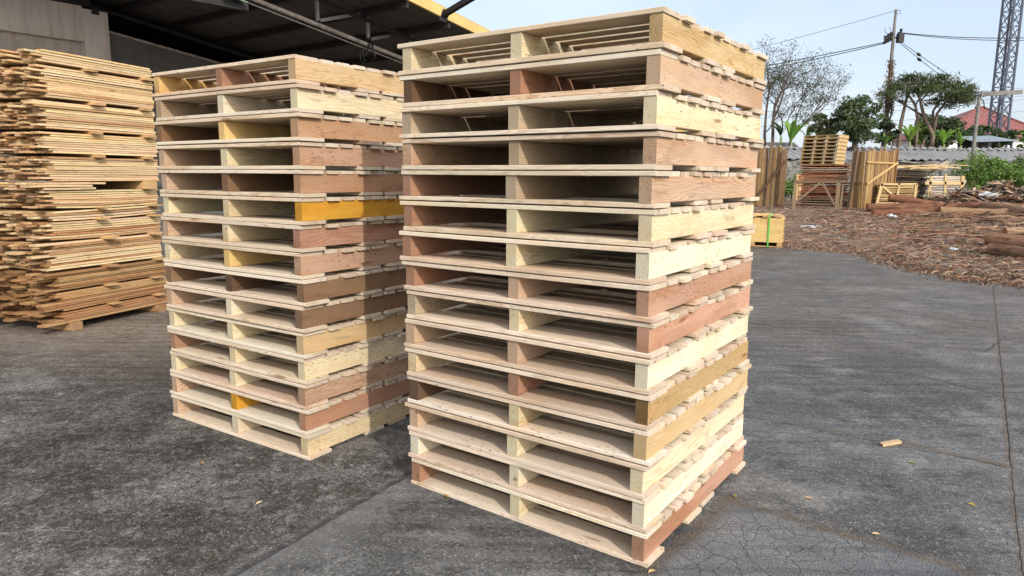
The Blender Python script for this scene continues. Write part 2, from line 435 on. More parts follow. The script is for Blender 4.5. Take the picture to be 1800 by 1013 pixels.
def m_cement_sheet(name, c0, c1, c2, ribs=0):
    k = N(name)
    g = k.attr('gc').outputs['Vector']
    n = k.noise(k.scale(g, (.35, 1.5, 1)), 1.4, 6, .7)
    c = k.mix(k.ss(n, .35, .65), c0, c1)
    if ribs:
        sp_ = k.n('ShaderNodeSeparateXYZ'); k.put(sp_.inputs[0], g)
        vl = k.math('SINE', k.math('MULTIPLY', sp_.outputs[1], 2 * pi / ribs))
        c = k.mix(k.ss(vl, -.1, -.85, 0.0, .75), c, k.mix(1.0, c, (.38, .37, .36), 'MULTIPLY'))  # dark valley stripes: shading of the ribs painted into the colour
    c = k.mix(k.ss(k.noise(g, 3.1, 5, .7), .5, .7, 0.0, .75), c, c2)
    k.bump(n, .2, .01)
    return k.done(c, .85, .2)


def m_endgrain():
    k = N('sawn_log_end')
    g = k.attr('gc').outputs['Vector']
    n = k.noise(g, 9, 4, .6)
    r = k.vm('LENGTH', k.scale(g, (1, 1, 0)))
    rr = k.math('ADD', r, k.math('MULTIPLY', n, .02))
    ring = k.math('SINE', k.math('MULTIPLY', rr, 2 * pi / .022))
    c = k.ramp(rr, [(.0, (.33, .14, .055)), (.35, (.40, .19, .085)), (.62, (.47, .27, .13)), (1.0, (.50, .34, .18))])
    c = k.mix(k.lin(ring, -1, 1, 0.0, .35), c, k.mix(1.0, c, (.55, .42, .32), 'MULTIPLY'))
    return k.done(c, .85, .15)


M = {}
M['wood'] = m_wood('sawn_pallet_wood', contrast=.6, dirt=.22)
M['pile'] = m_wood('rough_stacked_timber', ring=.010, contrast=.5, dirt=.30, saw=.9)
M['paint'] = m_wood('painted_wood', contrast=.5, dirt=.12, saw=.7)
M['old'] = m_wood('weathered_plank', ring=.012, contrast=.6, dirt=.35, saw=.6)
M['yard'] = m_yard()
M['dirt'] = m_dirt()
M['bark'] = m_tint('tree_bark')
M['slab'] = m_tint('bark_slab', var=.45, scale=9)
M['logbark'] = m_logbark()
M['leaf'] = m_leaf('leaf')
M['endgrain'] = m_endgrain()
def m_streaky(name, col):
    k = N(name); o = k.pos()
    a = k.noise(k.scale(o, (5, 5, .35)), 1.6, 5, .65); b = k.noise(o, 1.8, 5, .6); d = k.noise(o, 28, 4, .7)
    c = k.mix(k.ss(a, .45, .68, 0.0, .6), col, tuple(x * y for x, y in zip(col, (.55, .52, .49))))
    c = k.mix(k.ss(b, .45, .65, 0.0, .45), c, tuple(x * .7 for x in col))
    c = k.mix(k.ss(d, .5, .7, 0.0, .25), c, tuple(x * .5 for x in col))
    k.bump(d, .3, .006)
    return k.done(c, .92, .15)


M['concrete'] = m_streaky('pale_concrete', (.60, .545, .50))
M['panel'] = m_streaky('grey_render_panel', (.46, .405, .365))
M['greywall'] = m_simple('dark_grey_render', (.105, .103, .095), .9, .15, 2.5)
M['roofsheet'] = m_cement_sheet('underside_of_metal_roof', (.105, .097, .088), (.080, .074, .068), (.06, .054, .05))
M['steel'] = m_simple('galvanised_steel', (.30, .285, .27), .5, .15, 20, .6, .4)
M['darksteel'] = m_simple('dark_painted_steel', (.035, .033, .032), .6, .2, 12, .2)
M['rust'] = m_simple('rusty_pipe', (.40, .35, .30), .6, .3, 9, .3)
M['yellow'] = m_simple('yellow_flashing', (.55, .37, .13), .55, .08, 3, .0, .35, .05)
M['green'] = m_simple('green_sheet', (.32, .50, .38), .6, .1, 5)
M['black'] = m_simple('black_rubber', (.012, .012, .013), .55, .1, 20)
M['wire'] = m_simple('black_wire', (.02, .02, .022), .6, .1, 20)
M['faintwire'] = m_simple('grey_wire', (.16, .17, .19), .6, .1, 20)
M['pole'] = m_simple('concrete_pole', (.215, .20, .18), .9, .25, 3)
M['tower'] = m_simple('galvanised_lattice', (.105, .12, .155), .55, .2, 4, .3)
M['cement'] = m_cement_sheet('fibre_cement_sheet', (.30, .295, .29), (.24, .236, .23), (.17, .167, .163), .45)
M['bluesheet'] = m_cement_sheet('blue_grey_sheet', (.21, .245, .275), (.17, .20, .225), (.12, .14, .16))
M['darktile'] = m_cement_sheet('dark_old_tiles', (.085, .08, .075), (.06, .056, .052), (.14, .13, .12))
M['white'] = m_simple('white_paint', (.72, .72, .70), .7, .1, 3)
M['plastic'] = m_simple('white_plastic_film', (.48, .49, .51), .35, .1, 8)
M['redplastic'] = m_simple('red_plastic_scrap', (.65, .06, .05), .5, .1, 8)
M['strap'] = m_simple('green_strap', (.10, .42, .06), .4, .05, 8)
M['tile'] = m_tiles()
M['block'] = m_block()
M['offcut'] = m_wood('veneer_offcuts', ring=.02, contrast=.4, dirt=.3, saw=.4)


# ------------------------------------------------------------------ mesh builder
class MB:
    def __init__(s):
        s.v = []; s.f = []; s.g = []; s.c = []; s.mi = []; s.mat = 0

    def add(s, vs, fs, gs=None, tint=(.5, .5, .5)):
        o = len(s.v)
        s.v.extend(tuple(v) for v in vs)
        s.f.extend([i + o for i in f] for f in fs)
        s.g.extend([tuple(g) for g in (gs if gs is not None else vs)])
        if tint and isinstance(tint[0], (tuple, list)): s.c.extend(tint)
        else: s.c.extend([tint] * len(vs))
        s.mi.extend([s.mat] * len(fs))

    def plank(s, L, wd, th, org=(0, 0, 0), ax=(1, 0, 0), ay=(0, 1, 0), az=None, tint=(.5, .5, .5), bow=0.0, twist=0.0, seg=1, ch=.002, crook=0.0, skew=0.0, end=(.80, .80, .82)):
        """board with its grain along ax, centred on org"""
        ax = Vector(ax); ay = Vector(ay); az = Vector(az) if az is not None else ax.cross(ay)
        org = Vector(org)
        b, h = wd / 2, th / 2
        prof = [(-b + ch, -h), (b - ch, -h), (b, -h + ch), (b, h - ch), (b - ch, h), (-b + ch, h), (-b, h - ch), (-b, -h + ch)]
        goff = Vector((3.0 * rnd.randint(1, 900), rnd.choice((-1, 1)) * rnd.uniform(.03, .16), rnd.uniform(-.14, .14)))
        vs = []; gs = []
        for i in range(seg + 1):
            u = i / seg; x = (u - .5) * L
            dz = bow * (1 - (2 * u - 1) ** 2) + twist * (u - .5)
            dy = crook * (1 - (2 * u - 1) ** 2)
            for (y, z) in prof:
                xx = x + (skew * y if i in (0, seg) else 0)
                vs.append(org + ax * xx + ay * (y + dy) + az * (z + dz)); gs.append(Vector((xx, y, z)) + goff)
        fs = []
        for i in range(seg):
            for j in range(8):
                a = i * 8 + j; c = i * 8 + (j + 1) % 8
                fs.append([a, a + 8, c + 8, c])
        s.add(vs, fs, gs, tint)
        et = tuple(x * e for x, e in zip(tint, end))  # end caps toned down: end grain, plus end-face shade put into the colour
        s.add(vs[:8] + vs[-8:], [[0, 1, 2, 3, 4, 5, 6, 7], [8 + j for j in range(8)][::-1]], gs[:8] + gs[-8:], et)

    def box(s, lo, hi, tint=(.5, .5, .5)):
        x0, y0, z0 = lo; x1, y1, z1 = hi
        vs = [(x0, y0, z0), (x1, y0, z0), (x1, y1, z0), (x0, y1, z0), (x0, y0, z1), (x1, y0, z1), (x1, y1, z1), (x0, y1, z1)]
        s.add(vs, [[3, 2, 1, 0], [4, 5, 6, 7], [0, 1, 5, 4], [1, 2, 6, 5], [2, 3, 7, 6], [3, 0, 4, 7]], None, tint)

    def bar(s, a, b, wd, th, side=None, tint=(.5, .5, .5), ch=.001):
        a = Vector(a); b = Vector(b); d = b - a; L = d.length; d.normalize()
        if side is None:
            side = d.cross(Vector((0, 0, 1)))
            if side.length < .05: side = Vector((1, 0, 0))
        side = Vector(side); side = (side - d * side.dot(d)).normalized()
        s.plank(L, wd, th, (a + b) / 2, d, side, None, tint, ch=ch)

    def tube(s, pts, rad, n=8, tint=(.5, .5, .5), cap=True, jit=0.0):
        pts = [Vector(p) for p in pts]
        if not isinstance(rad, (list, tuple)): rad = [rad] * len(pts)
        vs = []; gs = []; L = 0
        go = rnd.uniform(0, 40)
        ref = Vector((0, 0, 1))
        d0 = (pts[1] - pts[0]).normalized()
        if abs(d0.z) > .8: ref = Vector((1, 0, 0))
        for i, p in enumerate(pts):
            d = (pts[min(i + 1, len(pts) - 1)] - pts[max(i - 1, 0)]).normalized()
            u = ref.cross(d)
            if u.length < .01: u = Vector((0, 1, 0)).cross(d)
            u.normalize(); v_ = d.cross(u)
            if i: L += (p - pts[i - 1]).length
            for j in range(n):
                a = 2 * pi * j / n; r_ = rad[i] * (1 + (rnd.uniform(-jit, jit) if jit else 0))
                vs.append(p + u * (cos(a) * r_) + v_ * (sin(a) * r_)); gs.append((L + go, cos(a) * rad[i], sin(a) * rad[i]))
        fs = []
        for i in range(len(pts) - 1):
            for j in range(n):
                a = i * n + j; c = i * n + (j + 1) % n
                fs.append([a, c, c + n, a + n])
        if cap:
            fs.append(list(range(n))[::-1]); fs.append([(len(pts) - 1) * n + j for j in range(n)])
        s.add(vs, fs, gs, tint)

    def disc(s, c, nrm, r, n=20, tint=(.5, .5, .5), jit=.03):
        c = Vector(c); nrm = Vector(nrm).normalized()
        u = nrm.orthogonal().normalized(); v_ = nrm.cross(u)
        vs = [c]; gs = [(0, 0, 0)]
        for j in range(n):
            a = 2 * pi * j / n; q = r * (1 + rnd.uniform(-jit, jit))
            vs.append(c + u * cos(a) * q + v_ * sin(a) * q); gs.append((cos(a) * q, sin(a) * q, 0))
        s.add(vs, [[0, 1 + j, 1 + (j + 1) % n] for j in range(n)], gs, tint)

    def quads(s, C, size, cols, aspect=.55, droop=0.0, up=None):
        """scatter of leaf faces, numpy arrays"""
        n = len(C)
        if n == 0: return
        d = nr.normal(size=(n, 3)); d[:, 2] *= .6; d[:, 2] -= droop
        d /= np.linalg.norm(d, axis=1)[:, None]
        e = nr.normal(size=(n, 3)); e = np.cross(d, e); e /= np.linalg.norm(e, axis=1)[:, None] + 1e-9
        if up is not None:
            nn = np.cross(d, e); f_ = np.where(nn[:, 2:3] < 0, -1.0, 1.0); 
            nn = nn * f_; nn[:, 2] += up; nn /= np.linalg.norm(nn, axis=1)[:, None]
            e = np.cross(nn, d); e /= np.linalg.norm(e, axis=1)[:, None] + 1e-9
        sz = size * nr.uniform(.6, 1.35, size=(n, 1))
        a = C - d * sz * .5; b = C + e * sz * aspect * .5; c = C + d * sz * .5; f = C - e * sz * aspect * .5
        V = np.stack([a, b, c, f], 1).reshape(-1, 3)
        o = len(s.v)
        s.v.extend(map(tuple, V.tolist()))
        s.g.extend(map(tuple, V.tolist()))
        s.f.extend([[o + 4 * i, o + 4 * i + 1, o + 4 * i + 2, o + 4 * i + 3] for i in range(n)])
        s.c.extend([tuple(x) for x in np.repeat(cols, 4, 0).tolist()])
        s.mi.extend([s.mat] * n)

    def build(s, name, mats, parent=None, smooth=False):
        me = bpy.data.meshes.new(name)
        me.from_pydata([tuple(v) for v in s.v], [], s.f)
        if not isinstance(mats, (list, tuple)): mats = [mats]
        for m in mats: me.materials.append(m)
        if len(mats) > 1: me.polygons.foreach_set('material_index', s.mi)
        a = me.attributes.new('gc', 'FLOAT_VECTOR', 'POINT'); a.data.foreach_set('vector', np.array([tuple(g) for g in s.g], 'f').ravel())
        a = me.attributes.new('tint', 'FLOAT_COLOR', 'POINT')
        cc = np.ones((len(s.v), 4), 'f'); cc[:, :3] = np.array(s.c, 'f').reshape(-1, 3); a.data.foreach_set('color', cc.ravel())
        if smooth: me.polygons.foreach_set('use_smooth', [True] * len(me.polygons))
        me.update()
        o = bpy.data.objects.new(name, me); COL.objects.link(o)
        if parent is not None: o.parent = parent
        return o


def tag(o, label=None, cat=None, group=None, kind=None):
    if label: o['label'] = label
    if cat: o['category'] = cat
    if group: o['group'] = group
    if kind: o['kind'] = kind
    return o


def thing(name, label, cat, loc=(0, 0, 0), rz=0.0, group=None):
    o = bpy.data.objects.new(name, None); COL.objects.link(o)
    o.location = loc; o.rotation_euler = (0, 0, rz); o.empty_display_size = .2
    return tag(o, label, cat, group)


def smst(x, a, b):
    t = min(1, max(0, (x - a) / (b - a))); return t * t * (3 - 2 * t)


def vary(c, a=.08):
    k_ = 1 + rnd.uniform(-a, a)
    return tuple(max(0, x * k_ * (1 + rnd.uniform(-a * .3, a * .3))) for x in c)


# ------------------------------------------------------------------ ground
g = MB()
g.add([(-700, -700, -.06), (900, -700, -.06), (900, 1200, -.06), (-700, 1200, -.06)], [[0, 1, 2, 3]])
tag(g.build('ground', M['dirt']), kind='structure')
g = MB()
g.add([(-40, -30, 0), (34, -30, 0), (34, 34, 0), (-40, 34, 0)], [[0, 1, 2, 3]])
tag(g.build('asphalt_yard', M['yard']), kind='structure')

EDGE = [Vector(p) for p in ((-30, 19.0), (1.0, 17.4), (4.6, 16.3), (5.7, 15.5), (7.1, 13.9), (6.85, 12.6), (6.75, 11.5), (6.8, 10.3), (7.3, 9.7), (9.3, 8.7), (14, 7.0), (60, -8))]


def edge_dist(x, y):
    best = 1e9; sg = 1
    p = Vector((x, y))
    for a, b in zip(EDGE, EDGE[1:]):
        d = b - a; t = max(0, min(1, (p - a).dot(d) / d.length_squared))
        q = p - (a + d * t); l = q.length
        if l < best: best = l; sg = 1 if d.x * (p.y - a.y) - d.y * (p.x - a.x) > 0 else -1
    return best * sg


def zg(x, y, d=None):
    if d is None: d = edge_dist(x, y)
    if d < 0: return max(-.05, .012 + d * .12)
    return .012 + .05 * smst(d, 0, .5) + .33 * smst(d, .5, 13)


g = MB()
xs = np.concatenate([np.arange(-30, 4, 1.5), np.arange(4, 16, .2), np.arange(16, 40, .6), np.arange(40, 90, 4)])
ys = np.concatenate([np.arange(4, 7.5, .5), np.arange(7.5, 18, .2), np.arange(18, 36, .6), np.arange(36, 120, 5)])
from mathutils import noise as mnoise
vs = []
for y in ys:
    for x in xs:
        d = edge_dist(x, y)
        z = zg(x, y, d)
        nz = mnoise.noise(Vector((x * .8, y * .8, 0))) * .5 + mnoise.noise(Vector((x * 2.7, y * 2.7, 3))) * .35
        z += nz * .045 * smst(d, -.3, 1.2) + (nz * .02 if d < .6 else 0)
        vs.append((x, y, z))
nx = len(xs)
fs = [[j * nx + i, j * nx + i + 1, (j + 1) * nx + i + 1, (j + 1) * nx + i] for j in range(len(ys) - 1) for i in range(nx - 1)]
g.add(vs, fs)
tag(g.build('dirt_ground', M['dirt'], smooth=True), kind='structure')

# ------------------------------------------------------------------ pallets
CREAM = (.62, .54, .36); WHITE = (.64, .595, .45); PINK = (.47, .335, .23); RED = (.33, .185, .12); BROWN = (.20, .125, .072)
DKBR = (.115, .07, .042); TAN = (.50, .37, .20); OLIVE = (.38, .27, .13); GREYT = (.40, .32, .22); YELL = (.63, .45, .19)
ORANGE = (.50, .265, .030); DECK = (.63, .50, .36)
PW, PL, PH = 1.278, 1.232, .1400     # across the openings, along the stringers, pitch of the stack


def deck_tint():
    base = rnd.choice(((.64, .555, .435), (.67, .595, .475), (.60, .515, .395), (.66, .58, .45), (.57, .465, .355), (.63, .53, .41)))
    return vary(base, .07)


def deck_board(mb, wd, xc, zc, top=True):
    tj = rnd.uniform(.0172, .0196)
    zc += (tj - .0195) / 2 * (1 if top else -1)
    mb.plank(PW + rnd.uniform(-.022, .008), wd, tj, (xc + rnd.uniform(-.004, .004), rnd.uniform(-.009, .009), zc), (0, 1, 0), (-1, 0, 0), None,
             deck_tint(), bow=rnd.uniform(-.0018, .0018), seg=4, ch=.0018, crook=rnd.uniform(-.003, .003), skew=rnd.uniform(-.02, .02))


def make_pallet(label, group, cols, loc, rz, name='wooden_pallet'):
    t = thing(name, label, 'pallet', loc, rz, group)
    sh = .0985; tz = .0195
    ys_ = (-PW / 2 + .014 + .026, -.001, PW / 2 - .014 - .026)
    for cc, y in zip((cols[2], cols[1], cols[0]), ys_):
        m = MB()
        wd = rnd.uniform(.049, .054)
        mat = M['paint'] if cc == ORANGE else M['wood']
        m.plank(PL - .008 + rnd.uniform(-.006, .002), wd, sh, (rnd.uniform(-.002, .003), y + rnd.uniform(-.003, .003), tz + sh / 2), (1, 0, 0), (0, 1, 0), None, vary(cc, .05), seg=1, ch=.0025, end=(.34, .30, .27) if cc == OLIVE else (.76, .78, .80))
        m.build('stringer', mat, t)
    ztop = tz + sh + tz / 2
    for z, wds in ((ztop, (.150, .148)), (tz / 2, (.158, .150))):
        for k_, sg in ((0, -1), (1, 1)):
            m = MB(); deck_board(m, wds[k_], sg * (PL / 2 - wds[k_] / 2), z, z > .05); m.build('lead_board', M['wood'], t)
    m = MB()
    x = -PL / 2 + .150 + .021
    for k_ in range(8):
        wd = rnd.uniform(.078, .088)
        deck_board(m, wd, x + .0415, ztop + rnd.uniform(-.0006, .0006)); x += .1105
    m.build('top_deck', M['wood'], t)
    m = MB()
    s1 = rnd.uniform(-.015, .015)
    for xc in (-.115 + s1, .075 + s1 + rnd.uniform(0, .015)):
        deck_board(m, rnd.uniform(.145, .165), xc, tz / 2 + .0003, False)
    m.build('bottom_deck', M['wood'], t)
    return t


STACKS = {
    'right': (Vector((.5228, 2.5122)), 2.5199, [(0, .010), (5, 0), (10, -.011), (15, .003)],
              [(CREAM, CREAM, TAN), (DKBR, RED, PINK), (GREYT, GREYT, CREAM), (PINK, GREYT, PINK), (RED, GREYT, PINK), (RED, CREAM, CREAM), (RED, CREAM, WHITE),
               (RED, PINK, (.42, .265, .18)), (GREYT, CREAM, (.43, .26, .18)), (PINK, PINK, WHITE), (CREAM, RED, OLIVE), (DKBR, CREAM, TAN), (PINK, CREAM, CREAM), (WHITE, WHITE, WHITE), (RED, CREAM, (.41, .245, .165))]),
    'left': (Vector((-1.0698, 3.5182)), 2.5610, [(0, -.018), (5, -.004), (10, .008), (15, .012)],
             [(YELL, RED, TAN), (GREYT, WHITE, CREAM), (BROWN, YELL, (.40, .25, .15)), (PINK, CREAM, (.42, .27, .18)), (PINK, BROWN, (.36, .22, .13)), (CREAM, CREAM, ORANGE), (PINK, CREAM, (.38, .22, .15)),
              (CREAM, YELL, (.43, .285, .195)), (BROWN, DKBR, BROWN), (PINK, WHITE, (.19, .115, .068)), (CREAM, CREAM, TAN), (RED, CREAM, CREAM), (CREAM, CREAM, (.41, .28, .19)), (PINK, ORANGE, (.33, .18, .12)), (PINK, WHITE, (.56, .46, .28))]),
}
LBL = {
    'right': ['topmost pallet of the taller-looking right stack, open slats against the sky', 'second pallet down the right stack with a dark brown left end block',
              'third pallet down the right stack, creamy yellow side beam and grey middle block', 'fourth pallet down the right stack, pink side beam and pale bluish middle block',
              'fifth pallet down the right stack, pink side beam with curved grain', 'sixth pallet down the right stack, cream side beam and red left block',
              'seventh pallet down the right stack, pale side beam and pink-red left block', 'eighth pallet down the right stack, pinkish brown beam above the plain pink one',
              'ninth pallet down the right stack, pink side beam and greyish left block', 'tenth pallet down the right stack, whitish side beam and pink middle block',
              'eleventh pallet down the right stack, olive brown knotty side beam', 'twelfth pallet down the right stack, tan side beam and dark bark-edged left block',
              'thirteenth pallet down the right stack, cream side beam and pink left block', 'fourteenth pallet down the right stack, whitish blocks all across',
              'bottom pallet of the right stack, pink-red side beam resting on the asphalt'],
    'left': ['topmost pallet of the left stack, side beam with swirling brown figure', 'second pallet down the left stack, plain cream side beam and white middle block',
             'third pallet down the left stack, brown pink side beam and dark left block', 'fourth pallet down the left stack, pinkish side beam and cream middle block',
             'fifth pallet down the left stack, brown middle block right above the orange beam', 'sixth pallet down the left stack with a bright orange painted side beam',
             'seventh pallet down the left stack, red-pink stained side beam below the orange one', 'eighth pallet down the left stack, pink side beam and yellow middle block',
             'ninth pallet down the left stack, brown side beam and dark grey middle block', 'tenth pallet down the left stack, darkest brown side beam and white middle block',
             'eleventh pallet down the left stack, tan cream side beam and cream blocks', 'twelfth pallet down the left stack, cream side beam and red-brown left block',
             'thirteenth pallet down the left stack, pinkish side beam above the orange middle block', 'fourteenth pallet down the left stack with an orange painted middle block',
             'bottom pallet of the left stack, pale side beam resting on the asphalt']}
for nm in ('right', 'left'):
    F, t_, offs, cols = STACKS[nm]
    dA = Vector((cos(t_), sin(t_))); dB = Vector((dA.y, -dA.x))
    rz = math.atan2(dB.y, dB.x)
    for i in range(15):
        lev = 14 - i
        ox = np.interp(lev + .5, [o[0] for o in offs], [o[1] for o in offs])
        c = F + dA * (PW / 2) + dB * (PL / 2) + Vector((ox + rnd.uniform(-.005, .005), rnd.uniform(-.005, .005)))
        make_pallet(LBL[nm][i], 'pallets in the %s stack' % nm, cols[i], (c.x, c.y, .001 + lev * PH), rz + R(rnd.uniform(-.35, .35)))

# ------------------------------------------------------------------ timber pile on the left
PF = Vector((-4.29, 6.52, 0)); PLd = Vector((.335, .942, 0)).normalized(); PEd = Vector((-PLd.y, PLd.x, 0))
OCH = ((.60, .455, .26), (.65, .51, .315), (.55, .395, .215), (.62, .475, .285), (.58, .43, .255), (.43, .265, .135), (.62, .445, .28))
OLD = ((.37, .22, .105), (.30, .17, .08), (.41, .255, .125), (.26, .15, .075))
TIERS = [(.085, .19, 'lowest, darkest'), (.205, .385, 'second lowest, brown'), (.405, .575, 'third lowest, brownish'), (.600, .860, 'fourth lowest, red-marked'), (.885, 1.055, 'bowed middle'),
         (1.075, 1.165, 'thin sagging'), (1.185, 1.350, 'curved upper middle'), (1.435, 1.665, 'lower straight'), (1.695, 1.890, 'second straight'), (1.920, 2.170, 'third straight'), (2.200, 2.485, 'second highest'), (2.515, 2.625, 'topmost')]
NCOL = 15; BW = .092
loose = MB(); ind = 0
for ti, (z0, z1, nm) in enumerate(TIERS):
    nl = max(3, round((z1 - z0) / .0215)); th = (z1 - z0) / nl
    low = ti < 7
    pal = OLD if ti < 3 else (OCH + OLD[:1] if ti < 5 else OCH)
    for l in range(nl):
        off0 = rnd.uniform(-.008, .012) + (.03 if low and ti > 2 else 0)
        yy = off0
        for c in range(NCOL):
            wd = BW * rnd.uniform(.86, 1.05)
            L = 1.24 + rnd.uniform(-.03, .05)
            fr = -rnd.random() ** 1.6 * (.22 if low else .19) + (.09 if c > 0 else .05) + (-.05 if ti < 5 else 0) + rnd.uniform(-.01, .01)
            if c > 1 and rnd.random() < .10: continue
            if not low: fr -= 0.0
            L = 1.235 + rnd.uniform(-.012, .012) - fr
            sag = rnd.uniform(-.0022, .0022) - (.012 if ti in (4, 5, 6) else 0) * (1 - l / nl)
            t_ = th * rnd.uniform(.74, .97)
            ctr = PF + PLd * (fr + L / 2) + PEd * (yy + wd / 2) + Vector((0, 0, z0 + (l + .5) * th))
            yy += wd + rnd.uniform(.002, .010)
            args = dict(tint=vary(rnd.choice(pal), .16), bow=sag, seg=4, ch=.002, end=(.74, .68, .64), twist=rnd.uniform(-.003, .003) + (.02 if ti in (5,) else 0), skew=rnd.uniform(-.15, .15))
            tl = rnd.uniform(-.008, .008)
            ax = (PLd + PEd * tl).normalized(); ay = Vector((-ax.y, ax.x, 0))
            top = ti == len(TIERS) - 1 and l == nl - 1
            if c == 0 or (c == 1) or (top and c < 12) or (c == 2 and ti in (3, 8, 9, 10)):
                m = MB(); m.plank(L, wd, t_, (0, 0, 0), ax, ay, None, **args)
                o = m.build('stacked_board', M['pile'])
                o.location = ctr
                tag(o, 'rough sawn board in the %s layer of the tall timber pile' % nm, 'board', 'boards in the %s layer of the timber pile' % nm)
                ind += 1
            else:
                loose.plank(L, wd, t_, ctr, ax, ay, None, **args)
for l in range(3):
    for c in range(NCOL):
        if rnd.random() < .12: continue
        L = rnd.uniform(.42, .66); fr = rnd.uniform(-.20, -.06)
        loose.plank(L, BW * rnd.uniform(.8, 1.0), .020, PF + PLd * (fr + L / 2) + PEd * (c * .098 + .05) + Vector((0, 0, 1.366 + l * .0245)), PLd, PEd, None, vary(rnd.choice(OCH), .16), seg=3, bow=rnd.uniform(-.004, .004))
tag(loose.build('stacked_boards', M['pile']), 'inner boards of the tall timber pile, ragged sawn ends facing the yard', 'boards', kind='stuff')
# spacer sticks between the tiers
sidx = 0
POSN = ('near', 'far')
for ti in range(len(TIERS) - 1):
    z0 = TIERS[ti][1]; z1 = TIERS[ti + 1][0]
    for k_, u in enumerate((.52, 1.12)):
        if z1 - z0 > .05 and k_ == 0: continue
        m = MB()
        m.plank(NCOL * BW * .98 + .05, .11 + rnd.uniform(-.02, .02), max(.014, z1 - z0 - .003), (0, 0, 0), PEd, -PLd, None, vary((.50, .33, .16), .15), ch=.002)
        o = m.build('spacer_stick', M['pile'])
        o.location = PF + PLd * (u + rnd.uniform(-.04, .04)) + PEd * (NCOL * BW * .5 - .055 + rnd.uniform(-.012, .02)) + Vector((0, 0, (z0 + z1) / 2))
        tag(o, 'spacer stick at the %s end under the %s layer of the timber pile' % (POSN[k_], TIERS[ti + 1][2]), 'spacer stick', 'spacer sticks between the timber layers')
for k_, u in enumerate((.10, 1.12)):
    m = MB(); m.plank(NCOL * BW if k_ else .42, .11, .078, (0, 0, 0), PEd, -PLd, None, (.36, .23, .12), ch=.004)
    o = m.build('bearer_block', M['pile']); o.location = PF + PLd * u + PEd * ((NCOL * BW if k_ else .42) * .5 - .03) + Vector((0, 0, .041))
    tag(o, ('near bearer block jutting out under the front corner of the timber pile', 'far bearer block under the timber pile beside the left stack')[k_], 'bearer block')
# ------------------------------------------------------------------ open shed behind the pile
SCL = 1.3
r_ = Vector((.607, .795, -.15)); rh = Vector((.607, .795, 0)); q_ = Vector((-.795, .607, 0))
rn = r_.cross(q_)
if rn.z < 0: rn = -rn
rn.normalize()
ru = r_.normalized()
Pf = at(718, 0, 9.0 * SCL)
shed = thing('open_shed', 'open-sided timber shed with dark interior, metal roof and yellow roof edge', 'shed', (Pf.x, Pf.y, 0))


def sb(mb, name, mat, smooth=False):
    for i, v in enumerate(mb.v): mb.v[i] = tuple(Vector(v) - Vector((Pf.x, Pf.y, 0)))
    return mb.build(name, mat, shed, smooth)


def rp_(px, py): return onplane(px, py, Pf, rn)


# roof sheet with ribs along the slope
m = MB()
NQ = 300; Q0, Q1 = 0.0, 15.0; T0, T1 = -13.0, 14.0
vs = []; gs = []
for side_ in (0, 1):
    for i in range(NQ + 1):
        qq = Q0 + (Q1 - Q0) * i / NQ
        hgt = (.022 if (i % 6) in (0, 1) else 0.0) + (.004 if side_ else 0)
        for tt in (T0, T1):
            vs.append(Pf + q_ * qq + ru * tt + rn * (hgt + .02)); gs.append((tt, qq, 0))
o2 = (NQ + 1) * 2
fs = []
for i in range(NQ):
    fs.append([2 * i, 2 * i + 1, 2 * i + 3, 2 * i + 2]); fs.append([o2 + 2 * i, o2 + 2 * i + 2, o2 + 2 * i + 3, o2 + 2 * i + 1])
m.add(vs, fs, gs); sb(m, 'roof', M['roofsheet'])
# barge board / yellow flashing along the rake: a folded profile
m = MB()
a0 = Pf + ru * T0 - q_ * .01; b0 = Pf + ru * T1 - q_ * .01
m.bar(a0 + rn * .075, b0 + rn * .075, .012, .17, q_)
m.bar(a0 + rn * .162 + q_ * .09, b0 + rn * .162 + q_ * .09, .20, .008, q_)
m.bar(a0 - rn * .012 + q_ * .02, b0 - rn * .012 + q_ * .02, .03, .006, q_)
sb(m, 'roof_edge', M['yellow'])
# purlins
Pt = Pf.dot(rh) / rh.length
for tt in (-12.4, -10.9, -9.4, -7.9, -6.4, -4.9, -3.4, -1.95, -.98, .02, 1.02, 2.05, 3.1, 4.2, 5.3, 6.4, 7.6, 8.8, 10, 11.2, 12.6):
    m = MB()
    a = Pf + ru * tt - rn * .055
    m.bar(a + q_ * .03, a + q_ * 14.8, .05, .12, ru)
    sb(m, 'purlin', M['darksteel'])
# truss: top chord, bottom pipe, posts, braces
T2 = rp_(647, 22)
qT = T2 - rn * .14
m = MB(); m.bar(qT + ru * -12.5, qT + ru * 13, .06, .07, q_); sb(m, 'rafter', M['darksteel'])
A_ = onplane(449, 0, T2, q_); B_ = onplane(707, 103, T2, q_)
dd = (B_ - A_).normalized()
m = MB(); m.tube([A_ - dd * 9, B_ + dd * 11], .036, 12); sb(m, 'truss_pipe', M['rust'], True)
m = MB(); m.tube([A_ - dd * 9 + Vector((0, 0, -.075)) + q_ * .02, B_ + dd * 11 + Vector((0, 0, -.075)) + q_ * .02], .012, 8); sb(m, 'conduit', M['steel'], True)
for px, pyb, pyt in ((558, 37, -12), (647, 69, 22), (722, 110, 52), (455, 3, -60)):
    b_ = onplane(px, pyb, T2, q_); t2 = onplane(px, pyt, T2, q_)
    m = MB(); m.bar(b_, Vector((b_.x, b_.y, t2.z)), .05, .05, q_); sb(m, 'post', M['steel'])
for (p0, p1) in (((563, 36), (640, 20)), ((652, 69), (704, 57))):
    b_ = onplane(*p0, T2, q_); e_ = rp_(*p1) - rn * .03
    m = MB(); m.bar(b_, e_, .055, .012, Vector((0, 0, 1))); sb(m, 'brace', M['steel'])
